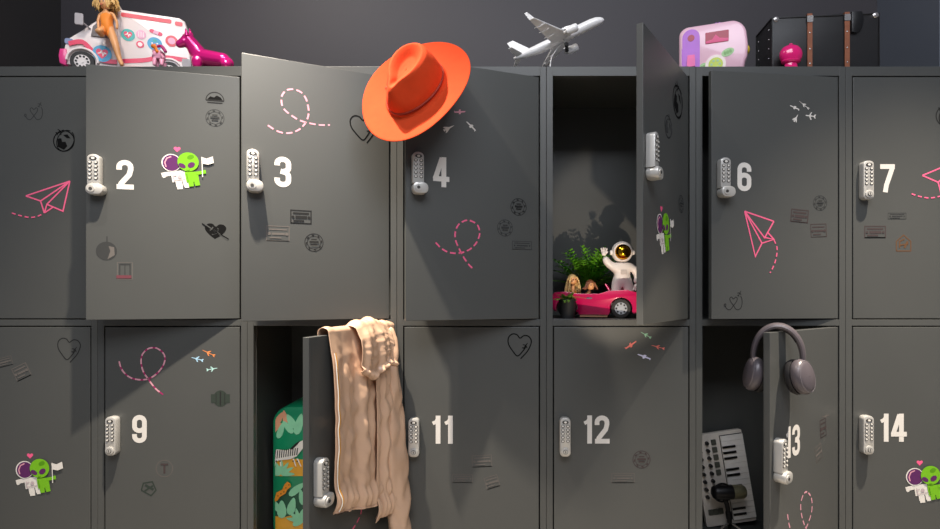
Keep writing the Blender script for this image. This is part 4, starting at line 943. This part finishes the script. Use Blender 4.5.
# zebra
spd([(273, 452), (277, 449), (287, 450), (294, 447), (299, 442), (303, 440), (305, 446), (301, 451), (297, 456), (290, 459), (279, 460), (274, 462)], 4)
for k in range(11):
    x = 275.5 + k * 2.2; spd([(x, 450.2 - k * .25), (x + 1.0, 450 - k * .25), (x + .2, 458.5 - k * .4), (x - .8, 458.5 - k * .4)], 5)
spd([(290, 449), (296, 443), (301, 440), (298, 444), (293, 449)], 5)
for x0_, x1_ in ((276, 274), (280, 281), (293, 296), (297, 301)): spd([(x0_, 458), (x0_ + 1.6, 458), (x1_ + 1, 466), (x1_, 466)], 4); spd([(x0_ + .2, 460), (x0_ + 1.6, 460), (x0_ + 1.2, 461.4), (x0_, 461.4)], 5)
# cheetah
spd([(274, 498), (277, 492), (283, 489), (285, 484), (288, 481), (291, 483), (291.5, 486), (288, 489), (286, 493), (281, 496), (278, 500), (274, 501)], 6)
for x, y in ((278, 495), (281, 493), (284, 491), (286, 487), (280, 496.5), (289, 484)): spd([(x, y), (x + .9, y - .4), (x + 1.1, y + .7), (x + .2, y + .9)], 5)
m.build('shell', [SC_GREEN, SC_OCH, SC_LEAF, SC_PEACH, SC_W, SC_K, SC_OR, SC_DK], case, smooth=40)
m = MB(); m.tube(cr([(.085, .09, SH - .002), (.09, .09, SH + .014), (.15, .09, SH + .018), (.21, .09, SH + .014), (.215, .09, SH - .002)], 5), .007, 10); m.build('handle', mat('suitcase_handle_grey', '#6d6a66', .3, .5), case)
for x in (.04, SW - .04):
    for y in (.03, SD - .03):
        m = MB(); m.cyl((x - .008, y, .019), (x + .008, y, .019), .019, n=20); m.box((x - .011, y - .01, .02), (x + .011, y + .01, zo + .002)); m.build('wheel', P_BLACK, case)
# ---------------- jacket over door 10
JK = mat('beige_windbreaker_nylon', '#d8b294', .30, 0, .04, 8, .22, 55, spec=.6); JIN = mat('mustard_zip_tape', '#c98a1c', .5); JZ = mat('white_zip_teeth', '#e9e4da', .4); JH = mat('dark_hem_cord', '#3b3129', .6)
d10 = DOORS[10]; H10 = d10.dimensions.z
H10 = zpx(327) - zpx(568.5)
jk = thing('jacket', 'beige windbreaker jacket draped over the open door of the lower locker', 'jacket', d10.matrix_world.translation)
jk.rotation_euler = d10.rotation_euler
jz0 = to_door(d10, 352, 512).y
TOPZ = H10
def fbm(x, z, s=1.0): return noise.noise(Vector((x * s, z * s, 3.1))) 
def jfront(uu, vv, x0, x1, zb, off, amp, flare=0.0, seed=0.0, lift=0.0, wk=1.0):
    # vv 0 = behind the door, .2-.3 = over the top edge, 1 = hem
    x = x0 + (x1 - x0) * uu
    zb = zb + lift * max(0, 1 - uu * 1.6)
    fold = math.sin(uu * 15 + seed + 1.6 * fbm(uu * 2.5 + seed, vv * 1.6)) * .6 + .4 * math.sin(uu * 31 + 2 * seed + 2.2 * fbm(uu * 3, vv * 2.5))
    ed = min(1, .12 + uu * 5); fold *= ed
    wr = ed * fbm(x * 26 + vv * 5 + seed, vv * 13 - x * 8) * .6 + ed * fbm(x * 55 - vv * 9, vv * 26 + seed) * .28
    wr *= wk
    if vv < .2:
        t = vv / .2; z = TOPZ - .2 * (1 - t); y = TD + .006 + .004 * (1 - t) + .003 * abs(fold)
    elif vv < .3:
        t = (vv - .2) / .1; a = PI * t; z = TOPZ + .005 + (.012 + .010 * max(0, fold)) * math.sin(a); y = (TD + .006) + (-off - TD - .006) * (1 - math.cos(a)) / 2
    else:
        t = (vv - .3) / .7; z = TOPZ + .005 * (1 - t) + (zb - TOPZ) * t
        g = min(1, t * 5); puff = math.exp(-((t - .93) / .06) ** 2)
        y = -off - g * (amp * (.6 + .5 * fold) * (.7 + .6 * t)) - .013 * wr * g - flare * t * uu ** 1.5 - .010 * math.sin(PI * min(1, t)) - .010 * puff * (1 + .6 * math.sin(uu * 60))
        x += .005 * wr * g + .010 * t * (uu - .3)
    return Vector((x, y, z))
xl = to_door(d10, 326, 420).x
FP = dict(x0=xl, x1=-.060, zb=jz0, off=.007, amp=.017, flare=.012, lift=.048)
m = MB(); m.grid(lambda a, b_: jfront(a, b_, **FP), 80, 150); m.build('front_panel', JK, jk, smooth=180, solid=.0014)
BP = dict(x0=-.150, x1=-.006, zb=jz0 - .05, off=.020, amp=.017, flare=.012, seed=2.3)
m = MB(); m.grid(lambda a, b_: jfront(a, .1 + b_ * .9, **BP), 50, 140); m.build('back_panel', JK, jk, smooth=180, solid=.0014)
HP_ = dict(x0=-.235, x1=-.062, zb=TOPZ - .115, off=.026, amp=.013, flare=.008, seed=4.1, wk=.35)
m = MB()
def hood(a, b_):
    p = jfront(a, .16 + b_ * .84, **HP_); k = max(0, (b_ - .3) / .7)
    p.z += .016 * k * math.cos(a * 7 + .6) + .012 * math.sin(PI * a) * (1 - k); return p
m.grid(hood, 60, 60); m.build('hood', JK, jk, smooth=180, solid=.0014)
def slv(t): return Vector((-.050 + .020 * t, -.030 - .022 * t ** 1.2, TOPZ + .004 - (TOPZ - jz0 + .12) * t))
m = MB()
def sl_pt(a, b_):
    c = slv(b_); an = 2 * PI * a; w = .022 + .030 * min(1, b_ * 1.6) - .016 * max(0, b_ - .7)
    q = fbm(math.cos(an) * 1.2 + b_ * 3, b_ * 11 + math.sin(an)) * .010 + .004 * math.sin(an * 3 + b_ * 7)
    cap = min(1, (b_ / .06) ** .5) if b_ < .06 else 1
    return c + Vector(((w + q) * math.cos(an) * .9 * cap, (.014 + .012 * b_ + q) * math.sin(an) * cap, 0))
m.grid(sl_pt, 48, 130); m.build('sleeve', JK, jk, smooth=180)
m = MB()
zp = [jfront(.03, .3 + .7 * i / 90, **FP) + Vector((.0, -.004, 0)) for i in range(10, 90)]
m.tube(zp, .0026, 6, flat=.5, up=(0, -1, 0)); m.build('zip_tape', JIN, jk)
m = MB(); m.tube([p + Vector((-.0045, -.001, 0)) for p in zp], .0016, 6, flat=.5, up=(0, -1, 0)); m.build('zip', JZ, jk)
m = MB(); m.tube([jfront(i / 60, 1.0, **FP) + Vector((0, 0, -.001)) for i in range(61)], .0035, 8); m.build('hem', JK, jk)
m = MB(); m.tube([jfront(i / 60, 1.0, **FP) + Vector((-.002, -.0035, -.003)) for i in range(14)], .0022, 8); m.build('hem_cord', JH, jk)
# ================================================================== locker 13: headphones, keyboard, microphone
d13 = DOORS[13]; H13 = H10
HPM = mat('headphone_warm_grey', '#5a5357', .35, .1, .03); HPD = mat('headphone_dark_pad', '#1c1a1c', .6); HPB = mat('headphone_metal_band', '#8b8488', .25, .5)
# the band straddles the top edge of the door close to its free corner
hu = to_door(d13, 781, 340).x
hpz = H13 + .004
hp_ = thing('headphones', 'grey over ear headphones hung over the corner of number 13 door', 'headphones', d13.matrix_world @ Vector((hu, TD / 2, hpz)))
hp_.rotation_euler = (0, 0, math.radians(-25))
# local: X across the two cups, Z up, band in the XZ plane
def band(a, rx=.058, rz=.081, zc_=-.079): return Vector((rx * math.sin(a), 0, zc_ + rz * math.cos(a)))
A = [math.radians(x) for x in range(-98, 99, 7)]
m = MB(); m.tube([band(a) + Vector((0, 0, .0085)) for a in A], [.0068 + .0028 * math.cos(a / 1.15) for a in A], 12, flat=1.7, up=(0, -1, 0) if False else None); m.build('headband', HPM, hp_)
m = MB(); B = [math.radians(x) for x in range(-56, 57, 7)]; m.tube([band(a, .054, .076, -.0775) + Vector((0, 0, .0060)) for a in B], .0050, 10, flat=2.0); m.build('band_cushion', HPD, hp_)
for sg in (-1, 1):
    e = band(sg * A[-1]); c = Vector((sg * .047, -.004, -.120))
    tl = Matrix.Translation(c) @ Matrix.Diagonal((1.1, 1.1, 1.1, 1)) @ Matrix.Rotation(sg * math.radians(-12), 4, 'Y') @ Matrix.Rotation(math.radians(-35 if sg > 0 else 20), 4, 'Z')
    q = MB(tl)
    def oval(x, ry, rz, n=28): return [Vector((x * sg, ry * math.cos(2 * PI * i / n), rz * math.sin(2 * PI * i / n))) for i in range(n)]
    prof = [(.0, .030, .038), (.004, .033, .041), (.014, .034, .042), (.022, .030, .038), (.027, .022, .029), (.028, .001, .001)]
    n = 28; v = [p for x, a, b_ in prof for p in oval(x, a, b_)]
    q.add(v, [(k * n + i, k * n + (i + 1) % n, (k + 1) * n + (i + 1) % n, (k + 1) * n + i) for k in range(len(prof) - 1) for i in range(n)] + [tuple(range(n))])
    cup = q.build('ear_cup', HPM, hp_, smooth=40)
    q = MB(tl); q.tube([Vector((.0225 * sg, .0285 * math.cos(2 * PI * i / 32), .0365 * math.sin(2 * PI * i / 32))) for i in range(32)], .0012, 6, closed=True, up=(1, 0, 0)); q.build('cup_ring', HPB, cup)
    q = MB(tl); prof = [(-.0005, .026, .034), (-.0005, .033, .041), (-.008, .0345, .0425), (-.016, .031, .039), (-.018, .025, .033), (-.012, .018, .025), (-.004, .016, .023)]
    v = [p for x, a, b_ in prof for p in oval(x, a, b_)]
    q.add(v, [(k * n + i, k * n + (i + 1) % n, (k + 1) * n + (i + 1) % n, (k + 1) * n + i) for k in range(len(prof) - 1) for i in range(n)]); q.build('ear_cushion', HPD, cup, smooth=60)
    q = MB(); q.tube(cr([e + Vector((0, 0, .012)), Vector((sg * .063, 0, -.100)), c + Vector((sg * .016, .0, .040))], 5), .0045, 10, flat=1.5); q.build('slider', HPB, hp_)
# ---------------- keyboard standing on end against the back of the locker
KB = mat('keyboard_cream', '#dcd3c8', .45); KW = mat('piano_key_white', '#ece7e0', .3); KK = mat('piano_key_black', '#141312', .3); KP = mat('drum_pad_grey', '#4f5046', .6); KN = mat('knob_black', '#1b1a1a', .5)
bl = W(706.5, 521.5, 98); kl = .322; kw_ = .178
lean_b = math.radians(4); tilt = math.radians(8)
MK = Matrix.Translation((bl.x, 98 * K, Z10)) @ Matrix.Rotation(-lean_b, 4, 'X') @ Matrix.Rotation(-tilt, 4, 'Y')   # local x across, z along, -y outwards
MK = Matrix.Translation((bl.x, 96 * K, Z10 + .0005)) @ Matrix.Rotation(-lean_b, 4, 'X') @ Matrix.Rotation(tilt, 4, 'Y').inverted()
kb = thing('midi_keyboard', 'cream mini piano keyboard standing on end inside the open locker', 'keyboard'); kb.matrix_world = MK
m = MB(); m.prism(rrect(kw_ / 2, kl / 2, kw_, kl, .006), 0, .022, 'y', bevel=.002); m.build('case', KB, kb)
m = MB(); m.box((kw_ * .53, -.001, .012), (kw_ - .003, 0, kl - .012)); m.build('key_bed', KK, kb)
nW = 15; kz0, kz1 = .014, kl - .014; kp = (kz1 - kz0) / nW; xk0, xk1 = kw_ * .54, kw_ - .002
for i in range(nW):
    q = MB(); q.box((xk0, -.008, .0004), (xk1, -.001, kp - .0004)); q.build('white_key', KW, kb, smooth=0, bevel=.0006, loc=(0, 0, kz0 + i * kp))
for i in range(nW - 1):
    if i % 7 in (2, 6): continue
    q = MB(); q.box((xk0, -.0125, -.0038), (xk0 + (xk1 - xk0) * .58, -.0082, .0038)); q.build('black_key', KK, kb, smooth=0, bevel=.0006, loc=(0, 0, kz0 + (i + 1) * kp))
for i in range(8):
    q = MB(); q.prism(rrect(0, 0, .017, .019, .002), -.004, 0, 'y'); q.build('drum_pad', KP, kb, loc=(kw_ * .40, 0, kl - .032 - i * .0265) if i < 5 else (kw_ * (.12 + .1 * (i - 5)), 0, .05))
for i in range(8):
    for c_ in (0, 1):
        if c_ and i > 6: continue
        q = MB(); q.cyl((0, 0, 0), (0, -.012, 0), .0068, .0055, 16); q.build('knob', KN, kb, loc=(kw_ * (.10 + .16 * c_), 0, kl - .032 - i * .0265))
# ---------------- microphone on a small tripod
MD = mat('microphone_black_metal', '#19181a', .4, .3); MG = mat('microphone_grille', '#8f8a6c', .35, .6, .1, 400, .6, 900); MS = mat('tripod_steel', '#a7a4a2', .25, .8)
mb_ = W(729.5, 527, 78); mb_.z = Z10
mic = thing('microphone', 'black side mounted microphone on a small tripod before the keyboard', 'microphone', mb_)
def MP(x, y, dd=78): p = W(x, y, dd) - mb_; return Vector((p.x, p.y, p.z))
m = MB(); hub = MP(729.5, 521.5); m.cyl(hub + Vector((0, 0, -.006)), hub + Vector((0, 0, .01)), .008, n=16); m.cyl(hub + Vector((0, 0, .01)), MP(728.5, 512), .0105, .0105, 16); m.tube(cr([MP(728.5, 513), MP(727.5, 507), MP(726, 502), MP(724, 498)], 4), .008, 10); m.build('stand', MD, mic)
for a in (200, 340, 90):
    q = MB(); e = Vector((math.cos(math.radians(a)) * .055, math.sin(math.radians(a)) * .03, .0035)); q.tube([hub, hub.lerp(e, .5) + Vector((0, 0, .002)), e], .003, 8); lg = q.build('leg', MS, mic)
    q = MB(); q.ball(e, .0035, 8, 6); q.build('foot', MD, lg)
c0 = MP(712, 492.5); c1 = MP(732, 492); c2 = MP(746, 491.5)
m = MB(); ax_ = (c1 - c0).normalized(); m.tube([c0, c0 + ax_ * .004, c0 + ax_ * .012, c1], [.012, .020, .0245, .0245], 24); m.build('mic_body', MD, mic, smooth=40)
m = MB(); m.tube([c1 + ax_ * .0005, c2 - ax_ * .012, c2 - ax_ * .004, c2], [.0235, .0235, .018, .006], 24); m.build('grille', MG, mic, smooth=50)
m = MB(); cc = (c0 + c1) / 2; m.tube([cc + Vector((.031 * math.cos(t), -.004, .031 * math.sin(t))) for t in [2 * PI * i / 28 for i in range(28)]], .0035, 8, closed=True, up=(0, -1, 0))
for t in (40, 100, 160, 220, 280, 340): q_ = Vector((math.cos(math.radians(t)), 0, math.sin(math.radians(t)))); m.tube([cc + q_ * .023, cc + q_ * .031 + Vector((0, -.004, 0))], .0022, 6)
m.build('shock_mount', MD, mic)
# ------------------------------------------------------------------ setting, lights, camera
M_WALL = mat('niche_wall_paint', '#3b373a', .6, 0, .04, 3, .08, 200)
M_SIDE = mat('side_wall_panel', '#33302f', .35, 0, .04, 2)
M_FLOOR = mat('floor_vinyl', '#8a857d', .5, 0, .06, 3)
def struct(name, a, b, m):
    o = MB().box(a, b).build(name, m, None, smooth=0); o['kind'] = 'structure'; return o
YB = DEPTH + .014
XL = (61 - CX) * (1 + YB / K / D) * K; XR = (877 - CX) * (1 + YB / K / D) * K
struct('floor', (-3, -4, -.05), (3, YB, 0), M_FLOOR)
struct('wall_back', (-3, YB, 0), (3, YB + .1, 3.0), M_WALL)
struct('wall_left', (-3, .02, ZTOP + .0006), (XL, YB - .0005, 3.0), M_SIDE)
struct('wall_right', (XR, 30 * K, ZTOP + .0006), (3, YB - .0005, 3.0), mat('right_wall_panel', '#6a6e76', .35, 0, .04, 2))
xr = (SEAM0 + PITCH * 7 - CX) * K + .001; xl_ = (SEAM0 - CX) * K - .001
struct('trim_1', (xr, .004, 0), (3, YB - .0005, ZTOP), M_FRAME); struct('trim_2', (-3, .004, 0), (xl_, YB - .0005, ZTOP), M_FRAME)
def lamp(name, loc, target, power, col, size, blend=.4, radius=.02, kind='SPOT'):
    l = bpy.data.lights.new(name, kind); l.energy = power; l.color = col
    if kind == 'SPOT': l.spot_size = math.radians(size); l.spot_blend = blend; l.shadow_soft_size = radius
    else: l.shape = 'RECTANGLE'; l.size = size[0]; l.size_y = size[1]
    o = bpy.data.objects.new(name, l); COL.objects.link(o); o.location = loc
    o.rotation_euler = (Vector(target) - Vector(loc)).to_track_quat('-Z', 'Y').to_euler(); return o
WARM = (1, .88, .73)
def LP(px_, dist, up): return Vector(((px_ - CX) * K, -dist * K, ZC + (CY - 319 + up) * K))
def down(p, tilt=5): return p + Vector((0, math.tan(math.radians(tilt)), -1))
L1 = LP(285, 175, 545); L2 = LP(915, 175, 530)
lamp('track_spot', L1, down(L1, -1), 480, WARM, 80, 1, .02)
lamp('track_spot', L2, down(L2, -5), 540, WARM, 74, 1, .02)
lamp('track_spot', (-.92, -.72, 2.95), (-.4, 0, 1.1), 62, (1, .92, .82), 90, .8, .02)
lamp('floor_uplight', (.33, -1.35, .12), ((622 - CX) * K, .1, zpx(262)), 88, (1, .84, .66), 13.5, .5, .02)
lamp('added_front_fill', (0.2, -2.6, 3.3), (0.1, 0, 1.3), 82, (.88, .92, 1), (2.5, 1.5), kind='AREA')  # soft area fill added to brighten the things on top, no real fixture
w = bpy.data.worlds.new('room_light'); S.world = w; w.use_nodes = True
w.node_tree.nodes['Background'].inputs[0].default_value = (.80, .84, 1, 1); w.node_tree.nodes['Background'].inputs[1].default_value = .17
cam = bpy.data.cameras.new('camera'); co = bpy.data.objects.new('camera', cam); COL.objects.link(co)
co.location = CAM; co.rotation_euler = (PI / 2, 0, 0)
cam.sensor_width = 36; cam.lens = 36 * D / 940; cam.shift_x = -20 / 940; cam.shift_y = 28.5 / 940; cam.clip_start = .05
S.camera = co
S.view_settings.view_transform = 'Standard'; S.view_settings.look = 'None'; S.view_settings.exposure = 0; S.view_settings.gamma = 1
S.view_settings.use_curve_mapping = False
